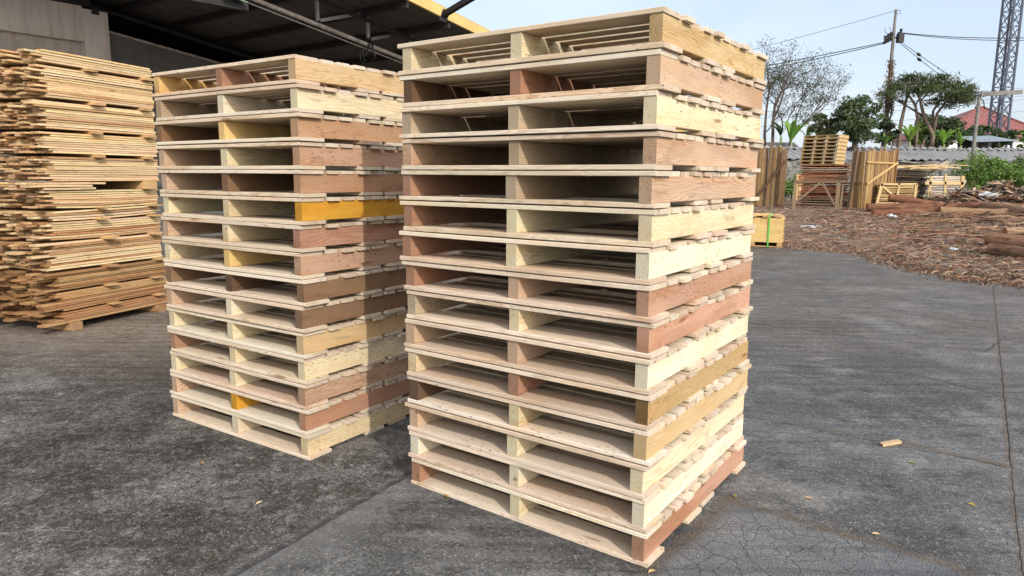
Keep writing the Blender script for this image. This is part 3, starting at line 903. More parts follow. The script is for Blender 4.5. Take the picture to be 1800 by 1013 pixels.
# second truss farther in
for off in (4.6, 9.0):
    b_ = qT + q_ * off
    m = MB(); m.bar(b_ + ru * -12.5, b_ + ru * 13, .06, .07, q_); m.bar(b_ + ru * -12.5 - Vector((0, 0, .5)), b_ + ru * 13 - Vector((0, 0, .5)), .05, .05, q_)
    sb(m, 'rafter', M['darksteel'])
# facade wall with pillar and recess
FY = 10 * SCL
A0 = Vector((at(188, 25, FY).x, FY, 0))
fd = rh.normalized(); fn = q_.normalized()     # into the building


def fp(px, py): return onplane(px, py, A0, fn)


def slabbox(mb, a, b, z0, z1, d0, d1):
    """upright slab on the facade line from point a to b"""
    vs = [a + fn * d0, b + fn * d0, b + fn * d1, a + fn * d1]
    V = [Vector((v.x, v.y, z0)) for v in vs] + [Vector((v.x, v.y, z1)) for v in vs]
    mb.add(V, [[3, 2, 1, 0], [4, 5, 6, 7], [0, 1, 5, 4], [1, 2, 6, 5], [2, 3, 7, 6], [3, 0, 4, 7]])


ptop = fp(188, 25); pil_l = fp(148, 72); rec_z = fp(75, 63).z
leftend = A0 - fd * 14
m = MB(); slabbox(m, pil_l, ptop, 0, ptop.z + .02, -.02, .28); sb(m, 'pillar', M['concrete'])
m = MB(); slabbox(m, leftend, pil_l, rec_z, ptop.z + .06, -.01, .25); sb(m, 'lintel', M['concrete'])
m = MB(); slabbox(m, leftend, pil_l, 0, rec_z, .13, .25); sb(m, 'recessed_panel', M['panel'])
m = MB(); slabbox(m, leftend, fp(157, 0), ptop.z + .06, ptop.z + 1.0, -.03, .22); slabbox(m, fp(158, 0), fp(170, 0), ptop.z - .05, ptop.z + .06, -.05, .22); sb(m, 'soffit', M['darksteel'])
# dark grey wall beyond the pillar, its top falling with the roof
w1 = fp(190, 57); w2 = fp(378, 110.5); sl_ = (w2.z - w1.z) / (w2 - w1).length
wa = ptop + fn * .05; wb = ptop + fd * 13 + fn * .05
za = w1.z; zb = za + sl_ * 13
m = MB()
V = []
for p, zt in ((wa, za), (wb, zb)):
    for d in (0, .15):
        V += [Vector((p.x, p.y, 0)) + fn * d, Vector((p.x, p.y, zt)) + fn * d]
m.add(V, [[0, 4, 5, 1], [2, 3, 7, 6], [1, 5, 7, 3], [0, 1, 3, 2], [4, 6, 7, 5]]); sb(m, 'side_wall', M['greywall'])
m = MB(); m.bar(Vector((wa.x, wa.y, za + .02)), Vector((wb.x, wb.y, zb + .02)), .06, .04, fn); sb(m, 'wall_coping', M['rust'])
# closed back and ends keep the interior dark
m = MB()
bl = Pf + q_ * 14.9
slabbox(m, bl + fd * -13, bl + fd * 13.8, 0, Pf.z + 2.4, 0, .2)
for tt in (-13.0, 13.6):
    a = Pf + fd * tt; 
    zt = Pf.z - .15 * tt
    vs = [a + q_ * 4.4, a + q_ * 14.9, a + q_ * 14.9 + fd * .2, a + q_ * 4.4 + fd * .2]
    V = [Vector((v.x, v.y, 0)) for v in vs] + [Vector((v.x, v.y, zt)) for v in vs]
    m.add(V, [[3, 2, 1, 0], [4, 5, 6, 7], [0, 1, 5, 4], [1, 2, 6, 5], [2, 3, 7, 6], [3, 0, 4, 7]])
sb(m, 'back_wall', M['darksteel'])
# columns carrying the rake
for tt in (-11, 11.5):
    a = Pf + ru * tt + q_ * 1.0
    m = MB(); m.bar(Vector((a.x, a.y, 0)), Vector((a.x, a.y, a.z - .1)), .12, .12, q_); sb(m, 'column', M['steel'])
# dark timber end of the neighbouring eave, scrap of green sheet
e1 = at(433, 12, 10.6); e0 = at(250, -22, 9.4)
m = MB(); m.bar(e0, e1, .10, .13, Vector((0, 1, 0))); sb(m, 'eave_beam', M['darksteel'])
g1 = at(424, 2, 10.5); g0 = at(385, -12, 10.2)
m = MB(); m.bar(g0, g1, .30, .012, Vector((.2, 1, 0))); sb(m, 'green_sheet', M['green'])
# cable knot hanging from the pipe
kn = onplane(647, 69, T2, q_)
m = MB()
rk = random.Random(3)
for k_ in range(9):
    a = kn + Vector((rk.uniform(-.05, .05), rk.uniform(-.05, .0), .02)); pts = []
    ln = rk.uniform(.12, .42); sx = rk.uniform(-.12, .12)
    for i in range(9):
        u = i / 8; pts.append(a + Vector((sx * sin(u * pi) + rk.uniform(-.008, .008), -.04 * sin(u * pi), -ln * sin(u * pi * (.55 if k_ > 4 else 1)))))
    m.tube(pts, .007, 6)
o = m.build('cable_knot', M['black'], smooth=True)
tag(o, 'tangle of black cables tied round the grey roof pipe', 'cable')
# black lamp arm over the yellow roof edge
la = at(780, 26, 11.9); lb = at(860, -22, 11.0)
arm = thing('lamp_arm', 'black square lamp arm clamped to the yellow roof edge', 'lamp arm', la)
m = MB(); m.bar((0, 0, 0), lb - la, .09, .075, Vector((0, 0, 1)), ch=.006); m.build('arm', M['black'], arm)
m = MB(); m.bar((-.02, .02, -.10), (.05, -.01, .07), .12, .05, Vector((1, 0, 0))); m.build('clamp', M['darksteel'], arm)
m = MB()
dl = (lb - la).normalized(); sd = dl.cross(Vector((0, 1, .2))).normalized()
for i in range(9):
    u = .42 + i * .045
    m.bar(dl * u * .8 - Vector((0, .052, 0)), dl * (u * .8 + .02) - Vector((0, .052, 0)), .030, .004, Vector((0, 0, 1)))
m.build('heat_fins', M['steel'], arm)

# ------------------------------------------------------------------ far yard objects


def gp(px, py, Y):
    p = at(px, py, Y); return Vector((p.x, p.y, zg(p.x, p.y)))


# strapped bundle on its pallet
bp_ = at(1374, 437, 15.0); bz = 0.0
BD = Vector((cos(R(-24)), sin(R(-24)), 0)); BDp = Vector((-BD.y, BD.x, 0))
bund = thing('strapped_bundle', 'bundle of new yellow boards held by a green strap, standing on a pallet', 'bundle', (bp_.x, bp_.y, 0))
m = MB()
for k_ in range(3):
    m.plank(.09, .9, .08, BD * (-.06 - k_ * .55) + BDp * .45 + Vector((0, 0, .075)), BD, BDp, None, (.45, .30, .13), ch=.002)
for k_ in range(5):
    m.plank(1.26, .09, .02, BD * -.63 + BDp * (.05 + k_ * .2) + Vector((0, 0, .125)), BD, BDp, None, vary((.60, .44, .20)), ch=.002)
    m.plank(1.26, .09, .02, BD * -.63 + BDp * (.05 + k_ * .2) + Vector((0, 0, .022)), BD, BDp, None, vary((.50, .35, .16)), ch=.002)
m.build('pallet_base', M['wood'], bund)
m = MB()
for l in range(20):
    for c in range(9):
        if c not in (0, 8) and l < 19: continue
        m.plank(1.2 + rnd.uniform(-.03, .02), .092, .0235, BD * (-.62 + rnd.uniform(-.012, .012)) + BDp * (.06 + c * .098) + Vector((0, 0, .148 + l * .0255)), BD, BDp, None, vary((.66, .49, .21), .07), ch=.0015)
for l in range(20):
    m.plank(1.1, .68, .0235, BD * -.62 + BDp * .45 + Vector((0, 0, .148 + l * .0255)), BD, BDp, None, (.5, .36, .16), ch=.001)
m.build('boards', M['wood'], bund)
m = MB()
for k_ in range(5):
    m.plank(.9 + rnd.uniform(-.05, .08), .14, .022, BD * (-1.12 + k_ * .245 + rnd.uniform(-.03, .03)) + BDp * .43 + Vector((0, 0, .672 + rnd.uniform(-.004, .006))), BDp, -BD, None, vary((.56, .40, .19)), ch=.0015)
    m.plank(.8, .10, .02, BD * (-.55 + rnd.uniform(-.2, .12)) + BDp * (.06 + k_ * .19) + Vector((0, 0, .695 + rnd.uniform(-.003, .003))), BD, BDp, None, vary((.62, .46, .22)), twist=.02, ch=.0015)
m.build('loose_top_boards', M['wood'], bund)
m = MB()
sx = -.29
m.bar(BD * sx - BDp * .004 + Vector((0, 0, .012)), BD * sx - BDp * .004 + Vector((0, 0, .715)), .030, .003, BD)
m.bar(BD * sx - BDp * .004 + Vector((0, 0, .715)), BD * sx + BDp * .95 + Vector((0, 0, .715)), .030, .003, BD)
m.bar(BD * sx + BDp * .95 + Vector((0, 0, .012)), BD * sx + BDp * .95 + Vector((0, 0, .715)), .030, .003, BD)
m.build('strap', M['strap'], bund)


def upright_wall(name, label, p0, p1, h0, h1, base_z, tints, planks, hard, extra=None, wj=.078):
    """side of a slab bin: upright planks between two ground points"""
    p0 = Vector(p0); p1 = Vector(p1); d = (p1 - p0); L = d.length; d.normalize(); nn = Vector((d.y, -d.x, 0))
    if nn.y > 0: nn = -nn
    t = thing(name, label, 'plank screen', (p0.x, p0.y, base_z))
    m = MB(); u = 0
    while u < L:
        wd = wj * rnd.uniform(.7, 1.2)
        h = h0 + (h1 - h0) * u / L + rnd.uniform(-.05, .035)
        m.plank(h, wd, .025, d * (u + wd / 2) + nn * rnd.uniform(-.012, .012) + Vector((0, 0, h / 2 + rnd.uniform(-.04, .04))), (rnd.uniform(-.012, .012), 0, 1), d, None, vary(rnd.choice(tints), .14), seg=2, bow=rnd.uniform(-.01, .01))
        u += wd + rnd.uniform(.0, .014)
    m.build('plank_panel', M['old'], t)
    for nm, a, b, wd, th, tint in hard:
        m = MB(); m.bar(d * a[0] + nn * a[2] + Vector((0, 0, a[1])), d * b[0] + nn * b[2] + Vector((0, 0, b[1])), wd, th, nn.cross((d * (b[0] - a[0]) + Vector((0, 0, b[1] - a[1]))).normalized()), tint)
        m.build(nm, M['old'], t)
    return t


OCHW = ((.24, .155, .072), (.30, .195, .088), (.20, .125, .06), (.34, .225, .105), (.14, .09, .05))
a = at(1326, 300, 27.6); b = at(1381, 300, 27.0)
a = Vector((a.x, a.y, 0)); b = Vector((b.x, b.y, 0)); z0 = zg(b.x, b.y); Lw = (b - a).length
upright_wall('plank_screen', 'weathered upright plank screen behind the right stack with a dark diagonal pole', a, b, 2.28, 2.28, z0, OCHW, 0,
             [('post', (Lw - .14, -.1, .06), (Lw - .10, 2.15, .06), .11, .11, (.20, .13, .075)), ('brace', (.02, .12, .10), (Lw - .02, 1.75, .10), .07, .07, (.12, .07, .045)), ('post', (.52, .0, .06), (.60, 2.5, .06), .06, .06, (.22, .14, .08))])
a = at(1521, 300, 25.2); b = at(1573, 300, 26.4)
a = Vector((a.x, a.y, 0)); b = Vector((b.x, b.y, 0)); z0 = zg(a.x, a.y); Lw = (b - a).length
upright_wall('plank_screen', 'golden upright plank screen with one rail and a rising diagonal brace', a, b, 2.12, 2.17, z0, OCHW[:4], 0,
             [('rail', (-.02, 1.70, .05), (Lw, 1.68, .05), .07, .03, (.42, .29, .13)), ('brace', (.05, .93, .08), (Lw + .02, 1.72, .08), .08, .03, (.46, .32, .15)), ('post', (Lw - .05, 0, .03), (Lw + .03, 2.2, .03), .06, .06, (.22, .12, .06))])
a2 = at(1497, 300, 25.6); a2 = Vector((a2.x, a2.y, 0))
a1 = at(1519, 300, 25.15); a1 = Vector((a1.x, a1.y, 0)); Lw = (a1 - a2).length
upright_wall('plank_screen', 'darker narrow plank screen turning the corner of the golden one', a2, a1, 2.1, 2.1, z0, ((.30, .19, .09), (.40, .25, .10), (.24, .15, .075)), 0,
             [('post', (.05, -.05, .06), (.22, 2.12, .06), .12, .12, (.19, .13, .085)), ('rail', (-.02, .98, .06), (Lw, .96, .06), .06, .03, (.22, .14, .07))])

# bark slab pile with eight pallets on top
sp0 = gp(1456, 360, 27.5)
SLABC = ((.40, .30, .215), (.26, .095, .05), (.32, .13, .065), (.22, .085, .05), (.38, .20, .11), (.30, .12, .07), (.42, .26, .16))
zt = sp0.z
nslab = 0
for l in range(19):
    th = .088
    for c in range(4):
        m = MB()
        L = 1.62 + rnd.uniform(-.12, .16) + (.25 * (1 - l / 6) if l < 6 else 0)
        m.plank(L, .30, th * rnd.uniform(.40, .92), (0, 0, 0), (1, rnd.uniform(-.03, .03), rnd.uniform(-.012, .012)), (0, 1, 0), None, vary(rnd.choice(SLABC), .2), bow=rnd.uniform(-.02, .02), seg=5, ch=.018, crook=rnd.uniform(-.03, .03))
        o = m.build('bark_slab', M['slab'])
        o.rotation_euler.z = R(-32); cc_ = .15 + c * .31 + rnd.uniform(-.04, .02); uu_ = rnd.uniform(-.05, .05)
        o.location = (sp0.x + uu_ + cc_ * sin(R(32)) - .30, sp0.y + cc_ * cos(R(32)) - uu_ * .6, zt + th * (l + .5) - .02)
        tag(o, 'reddish bark-edged slab in the lower half of the slab pile' if l < 9 else 'red-brown sawn slab in the upper half of the slab pile', 'bark slab', 'slabs piled under the small pallet stack, %s half' % ('lower' if l < 9 else 'upper'))
zt += 19 * .088 - .03
proto = None
ORD = ('bottom', 'second', 'third', 'fourth', 'fifth', 'sixth', 'seventh', 'topmost')
pc = at(1456, 285, 27.5)
for l in range(8):
    lab = '%s small far-off pallet on the slab pile' % ('topmost slightly overhanging' if l == 7 else ('bottom' if l == 0 else ORD[l] + ' from the bottom,'))
    lab = {0: 'bottom pallet of the far small stack, lying on the bark slabs', 7: 'topmost pallet of the far small stack, shifted slightly sideways'}.get(l, '%s pallet from the bottom of the far small stack' % ORD[l])
    loc = (pc.x + .0 + l * .012 + rnd.uniform(-.01, .01), pc.y + .55, zt + l * .142); rz = R(-47 + rnd.uniform(-1, 1))
    if proto is None:
        t = thing('wooden_pallet', lab, 'pallet', loc, rz, 'pallets in the far small stack')
        hw = .70
        for k_ in range(4):
            m = MB(); m.plank(.86, .05, .10, (-hw + .03 + k_ * (2 * hw - .06) / 3, 0, .071), (0, 1, 0), (-1, 0, 0), None, vary((.50, .38, .20))); m.build('stringer', M['wood'], t)
        m = MB(); m2 = MB()
        for k_ in range(7): m.plank(2 * hw, .10, .02, (0, -.38 + k_ * .127, .131), (1, 0, 0), (0, 1, 0), None, vary((.44, .33, .18)))
        for k_ in range(5): m2.plank(2 * hw, .10, .02, (0, -.38 + k_ * .19, .011), (1, 0, 0), (0, 1, 0), None, vary((.42, .31, .17)))
        m.build('top_deck', M['wood'], t); m2.build('bottom_deck', M['wood'], t)
        proto = t
    else:
        t = proto.copy(); COL.objects.link(t); t.location = loc; t.rotation_euler = (0, 0, rz); t['label'] = lab
        for chd in list(proto.children):
            c_ = chd.copy(); COL.objects.link(c_); c_.parent = t

# trestle frame
tp = gp(1392, 360, 25.8); tq = gp(1478, 362, 25.2)
tr = thing('timber_frame', 'low braced timber frame standing in front of the slab pile', 'timber frame', tuple(tp))
d = tq - tp; d.z = 0; Lt = d.length; d.normalize(); zt_ = Vector((0, 0, 1)); FT = (.20, .145, .095)
for nm, a, b, wd in (('post', (.07, -.05), (.07, 1.0), .11), ('post', (Lt - .13, -.1), (Lt - .13, 1.02), .13), ('rail', (0, 1.0), (Lt + .1, 1.02), .09), ('brace', (.12, .25), (Lt * .55, .96), .08), ('brace', (Lt * .60, .95), (Lt - .20, .18), .08), ('post', (Lt - .02, -.1), (Lt + .02, .9), .07)):
    m = MB(); m.bar(d * a[0] + zt_ * a[1], d * b[0] + zt_ * b[1], wd, .06, Vector((0, 0, 1)) if nm != 'post' else d, vary(FT, .2)); m.build(nm, M['old'], tr)
# leaning plank by the wall
m = MB(); lp = gp(1407, 305, 31)
m.plank(1.3, .34, .03, (0, 0, .62), Vector((.10, .25, 1)).normalized(), (1, 0, -.1), None, (.46, .32, .16)); m.plank(1.25, .10, .02, (.02, -.035, .62), Vector((.10, .25, 1)).normalized(), (1, 0, -.1), None, (.55, .38, .2))
o = m.build('leaning_board', M['old']); o.location = (lp.x, lp.y, lp.z)
tag(o, 'short pale board leaning by the block wall left of the slab pile', 'board')


def offcut_crate(label, px0, px1, pyb, Y, h, tints, frame, deep=1.1, fill_jit=.05):
    p = gp(px0, pyb, Y); q = at(px1, pyb, Y); W_ = q.x - p.x
    t = thing('offcut_crate', label, 'crate', (p.x, p.y, p.z))
    m = MB(); nl = int(h / .03)
    for l in range(nl):
        for c in range(4):
            m.plank(W_ + rnd.uniform(-.03, .14), deep / 4, .03 * rnd.uniform(.6, .95), (W_ / 2 + rnd.uniform(-fill_jit, fill_jit), .1 + c * deep / 4 + rnd.uniform(-.02, .01), .03 + l * .03), (1, rnd.uniform(-.02, .02), rnd.uniform(-.02, .02)), (0, 1, 0), None, vary(rnd.choice(tints), .16), bow=rnd.uniform(-.02, .02), seg=4)
    m.build('offcuts', M['offcut'], t)
    for nm, a, b, wd in frame:
        m = MB(); m.bar((a[0] * W_, -.06, a[1] * h), (b[0] * W_, -.06, b[1] * h), wd, .05, (1, 0, 0) if nm == 'post' else (0, 0, 1), vary((.52, .40, .21), .08)); m.build(nm, M['old'], t)
    return t


YOFF = ((.46, .33, .16), (.54, .41, .215), (.38, .26, .12), (.50, .38, .21))
WOFF = ((.60, .55, .46), (.66, .61, .52), (.54, .48, .38), (.46, .43, .39))
offcut_crate('low framed stack of yellow veneer offcuts behind the logs', 1541, 1606, 366, 25.4, .88, YOFF,
             [('post', (-.06, 0), (.06, 1.12), .09), ('post', (.48, 0), (.52, 1.08), .08), ('post', (.96, .1), (.98, 1.06), .09), ('rail', (.0, 1.04), (1.0, 1.06), .06), ('brace', (.04, 1.0), (.50, .45), .06)])
offcut_crate('taller framed stack of whitish veneer offcuts right of the dark heap', 1626, 1690, 356, 26.2, 1.20, WOFF,
             [('post', (.03, 0), (.07, 1.0), .09), ('post', (.50, .0), (.46, 1.08), .07), ('post', (.93, 0), (.93, 1.03), .11), ('rail', (-.08, .80), (.96, .80), .12), ('brace', (.05, .52), (.72, .12), .07)])
# dark heap of old veneers between and behind the crates
hp = gp(1541, 350, 26.6)
m = MB()
for l in range(34):
    for c in range(3):
        L = 1.65 + rnd.uniform(-.2, .25)
        m.plank(L, .42, .032 * rnd.uniform(.5, 1), (.9 + rnd.uniform(-.1, .1), c * .36, .04 + l * .042), (1, rnd.uniform(-.03, .03), -.02 + rnd.uniform(-.02, .02)), (0, 1, 0), None, vary(rnd.choice(((.060, .046, .036), (.035, .028, .022), (.13, .095, .065))), .25), bow=rnd.uniform(-.02, .03), seg=4)
o = m.build('veneer_heap', M['old']); o.location = tuple(hp)
tag(o, 'dark weathered heap of veneer sheets between the two offcut stacks', 'heap')
m = MB()
for l in range(10):
    m.plank(1.6 + rnd.uniform(-.4, .5), .12, .03, (1.5 + rnd.uniform(-.5, .9), rnd.uniform(-.1, .5), .0 + l * .012), Vector((1, rnd.uniform(-.3, .3), rnd.uniform(-.05, .10))).normalized(), (0, 1, 0), None, vary((.58, .44, .26), .2), bow=rnd.uniform(-.05, .05), seg=4)
o = m.build('loose_battens', M['old']); o.location = (hp.x + .2, hp.y, hp.z + 1.49)
tag(o, 'loose pale battens lying across the top of the dark veneer heap', 'battens')
m = MB()
for l in range(7):
    m.plank(.85 + rnd.uniform(-.2, .2), .13, .025, (rnd.uniform(-.15, .15), rnd.uniform(-.1, .2), l * .035), Vector((1, .2, rnd.uniform(.35, .55))).normalized(), (0, 1, 0), None, vary((.42, .38, .32), .25), seg=2)
o = m.build('grey_boards', M['old']); ob = at(1648, 300, 27.2); o.location = (ob.x, ob.y, ob.z)
tag(o, 'tilted grey boards on top of the whitish offcut stack', 'boards')


# ------------------------------------------------------------------ logs
def log(label, p0, p1, r0, r1, tint=(.17, .080, .046), ends=True, group='logs lying in the yard', sides=16, peel=.2):
    p0 = Vector(p0); p1 = Vector(p1); t = thing('log', label, 'log', tuple(p0), 0, group)
    d = p1 - p0; L = d.length; n = max(6, int(L / .18)); dn = d.normalized()
    pts = []; rad = []
    ph = rnd.uniform(0, 6)
    for i in range(n + 1):
        u = i / n
        pts.append(d * u + Vector((0, sin(u * 5 + ph) * .02, cos(u * 4 + ph) * .02))); rad.append((r0 + (r1 - r0) * u) * (1 + .05 * sin(u * 23 + ph)))
    m = MB(); m.tube(pts, rad, sides, vary(tint, .1), False, .09); m.build('bark', M['logbark'], t, True)
    for c, nn, rr in ((pts[0], -dn, rad[0]), (pts[-1], dn, rad[-1])):
        m = MB(); m.disc(c + nn * .004, nn, rr * .97); m.build('cut_end', M['endgrain'], t)
    return t


log('long straight red-brown log with a pale sawn left end', gp(1524, 366, 23.6) + Vector((0, 0, .18)), gp(1738, 366, 23.2) + Vector((.0, 0, .22)), .125, .17)
log('lower red-brown log lying in front of the long straight one', gp(1534, 378, 22.4) + Vector((0, 0, .10)), gp(1655, 378, 22.2) + Vector((0, 0, .13)), .12, .14, (.19, .088, .05))
log('pale split log at the right end of the lower row', gp(1650, 382, 22.0) + Vector((0, 0, .14)), gp(1778, 384, 21.6) + Vector((0, 0, .12)), .15, .12, (.25, .155, .092))
a = at(1562, 348, 24.3); b = at(1690, 368, 23.7)
log('sloping red-brown log leaning over the yellow offcut stack', a, b, .13, .11, (.18, .078, .045))
a = at(1634, 345, 25.2); b = at(1712, 360, 24.6)
log('grey barked log below the whitish offcut stack', a, b, .13, .13, (.23, .165, .13))
a = at(1728, 365, 22.9); b = at(1830, 376, 20.5)
log('thick peeling log seen end-on beside the dark hollow', a, b, .20, .20, (.36, .22, .14))
a = at(1797, 366, 22.0); b = at(1900, 366, 23.5)
log('log with an orange sawn end at the picture edge', a, b, .19, .19, (.30, .16, .09))
a = at(1733, 421, 13.2); b = at(1860, 434, 12.4)
log('upper dark log of the near pair beside the bark litter', a, b, .125, .13, (.20, .115, .07))
a = at(1741, 441, 13.0); b = at(1870, 462, 11.9)
log('lower dark log of the near pair beside the bark litter', Vector((a.x, a.y, zg(a.x, a.y) + .11)), Vector((b.x, b.y, zg(b.x, b.y) + .12)), .13, .13, (.17, .10, .065))
a = at(1765, 408, 14.3); b = at(1870, 408, 14.2)
log('thin log lying behind the near dark pair', a, b, .08, .08, (.34, .22, .14))
a = at(1690, 366, 23.0); b = at(1704, 325, 22.6)
m = MB(); m.tube([at(1648, 372, 23), at(1668, 355, 22.8), at(1690, 333, 22.6), at(1703, 322, 22.5)], [.03, .03, .025, .015], 7, (.07, .045, .035))
tag(m.build('stick', M['bark']), 'dark stick poking up in front of the whitish offcut stack', 'stick')

# ------------------------------------------------------------------ bark litter
BARKC = .88 * np.array([(.17, .15, .13), (.25, .20, .15), (.175, .092, .056), (.235, .145, .095), (.135, .074, .048), (.33, .235, .165), (.070, .046, .034), (.21, .105, .06), (.26, .185, .13), (.12, .098, .085), (.15, .085, .055)])


def litter(n, xr, yr, keep, lmin, lmax, wd, zoff=.0, lift=.03, pref=None):
    m = MB(); cnt = 0
    while cnt < n:
        x = rnd.uniform(*xr); y = rnd.uniform(*yr)
        d = edge_dist(x, y)
        if not keep(x, y, d): continue
        cnt += 1
        L = rnd.uniform(lmin, lmax) * (.6 + .8 * rnd.random() ** 2); w_ = wd * rnd.uniform(.4, 1.5)
        a = rnd.gauss(-.2, .9); z = zg(x, y, d) + zoff + rnd.random() ** 2 * lift
        dx, dy = cos(a), sin(a); tilt = rnd.uniform(-.10, .12)
        c = vary(tuple(BARKC[rnd.randrange(len(BARKC))]), .2)
        p = [(x - dx * L / 2 + dy * w_ / 2, y - dy * L / 2 - dx * w_ / 2, z), (x - dx * L / 2 - dy * w_ / 2, y - dy * L / 2 + dx * w_ / 2, z + .012),
             (x + dx * L / 2 - dy * w_ / 2, y + dy * L / 2 + dx * w_ / 2, z + tilt * L + .012), (x + dx * L / 2 + dy * w_ / 2, y + dy * L / 2 - dx * w_ / 2, z + tilt * L)]
        mid = [(x + dy * w_ * .3, y - dx * w_ * .3, z + .02 + rnd.random() * .02), (x - dy * w_ * .3, y + dx * w_ * .3, z + .035 + rnd.random() * .02)]
        m.add([p[0], p[1], mid[1], mid[0], p[2], p[3]], [[0, 1, 2, 3], [3, 2, 4, 5]], None, c)
    return m


def thick(x, y, d):
    if d < -.05 or x > .80 * y + 1.5: return False
    f = .10 + .9 * smst(x - .45 * y + mnoise.noise(Vector((x * .35, y * .35, 1))) * 2.2, -.5, 2.2)
    f *= .35 + .65 * smst(mnoise.noise(Vector((x * .8, y * .8, 5))), -.35, .25)
    return rnd.random() < f


m1 = litter(27000, (4.5, 24), (8.2, 27), thick, .05, .42, .015)
tag(m1.build('bark_debris', M['slab']), 'reddish strips of bark strewn thickly over the yard ground', 'bark litter', kind='stuff')
m2 = litter(4200, (2.5, 13), (6.5, 18), lambda x, y, d: -2.2 < d < .5 and rnd.random() < max(0.02, 1.0 - max(0, -d) / .8) ** 1.5, .015, .11, .013, .004, .004)
tag(m2.build('bark_crumbs', M['slab']), 'small bark crumbs scattered along the edge of the asphalt', 'bark litter', kind='stuff')
def mound(x, y):
    c = (17.9, 25.2); a = ((x - c[0]) / 3.2) ** 2 + ((y - c[1]) / 1.8) ** 2
    return max(0, 1 - a) ** .7 * (.80 + .35 * mnoise.noise(Vector((x * 1.1, y * 1.1, 9))))


m3 = MB()
vs = []; nxm, nym = 40, 24
for jj in range(nym):
    for ii in range(nxm):
        x = 14.5 + 6.8 * ii / (nxm - 1); y = 23.3 + 3.8 * jj / (nym - 1)
        vs.append((x, y, zg(x, y) - .03 + mound(x, y) * .92 + mnoise.noise(Vector((x * 4, y * 4, 2))) * .05 * (mound(x, y) > 0)))
m3.add(vs, [[jj * nxm + ii, jj * nxm + ii + 1, (jj + 1) * nxm + ii + 1, (jj + 1) * nxm + ii] for jj in range(nym - 1) for ii in range(nxm - 1)], None, (.075, .045, .03))
for k_ in range(1500):
    x = rnd.uniform(14.7, 21.1); y = rnd.uniform(23.4, 27); h_ = mound(x, y)
    if h_ <= .02: continue
    L = rnd.uniform(.15, .5) * (1 + 2.2 * rnd.random() ** 4); a_ = rnd.uniform(0, pi)
    tn = rnd.choice(((.19, .095, .055), (.26, .145, .085), (.12, .066, .042), (.36, .255, .17), (.05, .04, .034), (.22, .19, .165), (.44, .36, .27)))
    d = Vector((cos(a_), sin(a_), rnd.uniform(-.25, .45))).normalized()
    m3.plank(L, rnd.uniform(.02, .10), rnd.uniform(.008, .03), (x, y, zg(x, y) + h_ * .93 + rnd.uniform(0, .10)), d, d.cross(Vector((0, 0, 1))).normalized(), None, vary(tn, .2), bow=rnd.uniform(-.05, .05), seg=3)
tag(m3.build('bark_heap', M['slab']), 'tangled heap of bark and branches behind the logs', 'bark heap', kind='stuff')
# longer slabs and sticks strewn between the logs
m4 = MB()
for k_ in range(420):
    y = rnd.uniform(15, 25); x = rnd.uniform(.57, .78) * y
    if rnd.random() > .25 and y < 19: continue
    L = rnd.uniform(.35, 1.0) * (1 + rnd.random() ** 3); a_ = rnd.gauss(-.15, .6)
    tn = rnd.choice(((.19, .095, .055), (.26, .145, .085), (.12, .066, .042), (.36, .255, .17), (.30, .17, .10), (.16, .11, .08)))
    d = Vector((cos(a_), sin(a_), rnd.uniform(-.06, .10))).normalized()
    m4.plank(L, rnd.uniform(.02, .09), rnd.uniform(.008, .025), (x, y, zg(x, y) + rnd.uniform(.02, .14)), d, d.cross(Vector((0, 0, 1))).normalized(), None, vary(tn, .2), bow=rnd.uniform(-.06, .06), seg=4, crook=rnd.uniform(-.05, .05))
tag(m4.build('slab_litter', M['slab']), 'long bark strips and sticks strewn between the logs', 'bark litter', kind='stuff')


# ------------------------------------------------------------------ small litter
def blob(name, label, cat, p, r, mat, flat=.4):
    m = MB(); n = 12; vs = []
    for i in range(5):
        for j in range(n):
            a = 2 * pi * j / n; u = (i / 4) * pi / 2
            q = r * (1 + rnd.uniform(-.35, .35))
            vs.append((cos(a) * cos(u) * q * 1.3, sin(a) * cos(u) * q, sin(u) * q * flat * 2 * rnd.uniform(.6, 1.2)))
    fs = [[i * n + j, i * n + (j + 1) % n, (i + 1) * n + (j + 1) % n, (i + 1) * n + j] for i in range(4) for j in range(n)]
    m.add(vs, fs); o = m.build(name, mat); o.location = p
    return tag(o, label, cat)


p = gp(1676, 437, 15.0); p = Vector(onplane(1676, 440, (0, 0, .10), Vector((0, 0, 1))))
blob('plastic_bag', 'crumpled bluish white plastic bag on the bark litter', 'plastic bag', (p.x, p.y, zg(p.x, p.y) + .0), .085, M['plastic'])
p = Vector(onplane(1720, 425, (0, 0, .12), Vector((0, 0, 1))))
blob('red_scrap', 'small red plastic scrap left of the near dark logs', 'plastic scrap', (p.x, p.y, zg(p.x, p.y)), .06, M['redplastic'])
p = at(1567, 390, 21.5)
blob('plastic_bag', 'white plastic bag in front of the lower red-brown log', 'plastic bag', (p.x, p.y, zg(p.x, p.y) + .02), .13, M['plastic'])
p = at(1738, 344, 22.5)
blob('plastic_sheet', 'white plastic sheet draped on the bark heap below the shrubs', 'plastic sheet', tuple(p), .20, M['plastic'], .25)
p = at(1425, 402, 19.5)
blob('plastic_sheet', 'torn grey plastic film half buried in the chips beyond the strapped bundle', 'plastic sheet', (p.x, p.y, zg(p.x, p.y)), .20, M['plastic'], .12)
m = MB(); m.plank(.145, .036, .016, (0, 0, .010), (1, .12, 0), (-.12, 1, 0), None, (.44, .335, .20), skew=.3, seg=2)
o = m.build('wood_offcut', M['wood']); o.location = tuple(onplane(1565, 782, (0, 0, 0), Vector((0, 0, 1)))); o.rotation_euler.z = .25
tag(o, 'small pale board offcut lying on the joint in the asphalt', 'offcut')
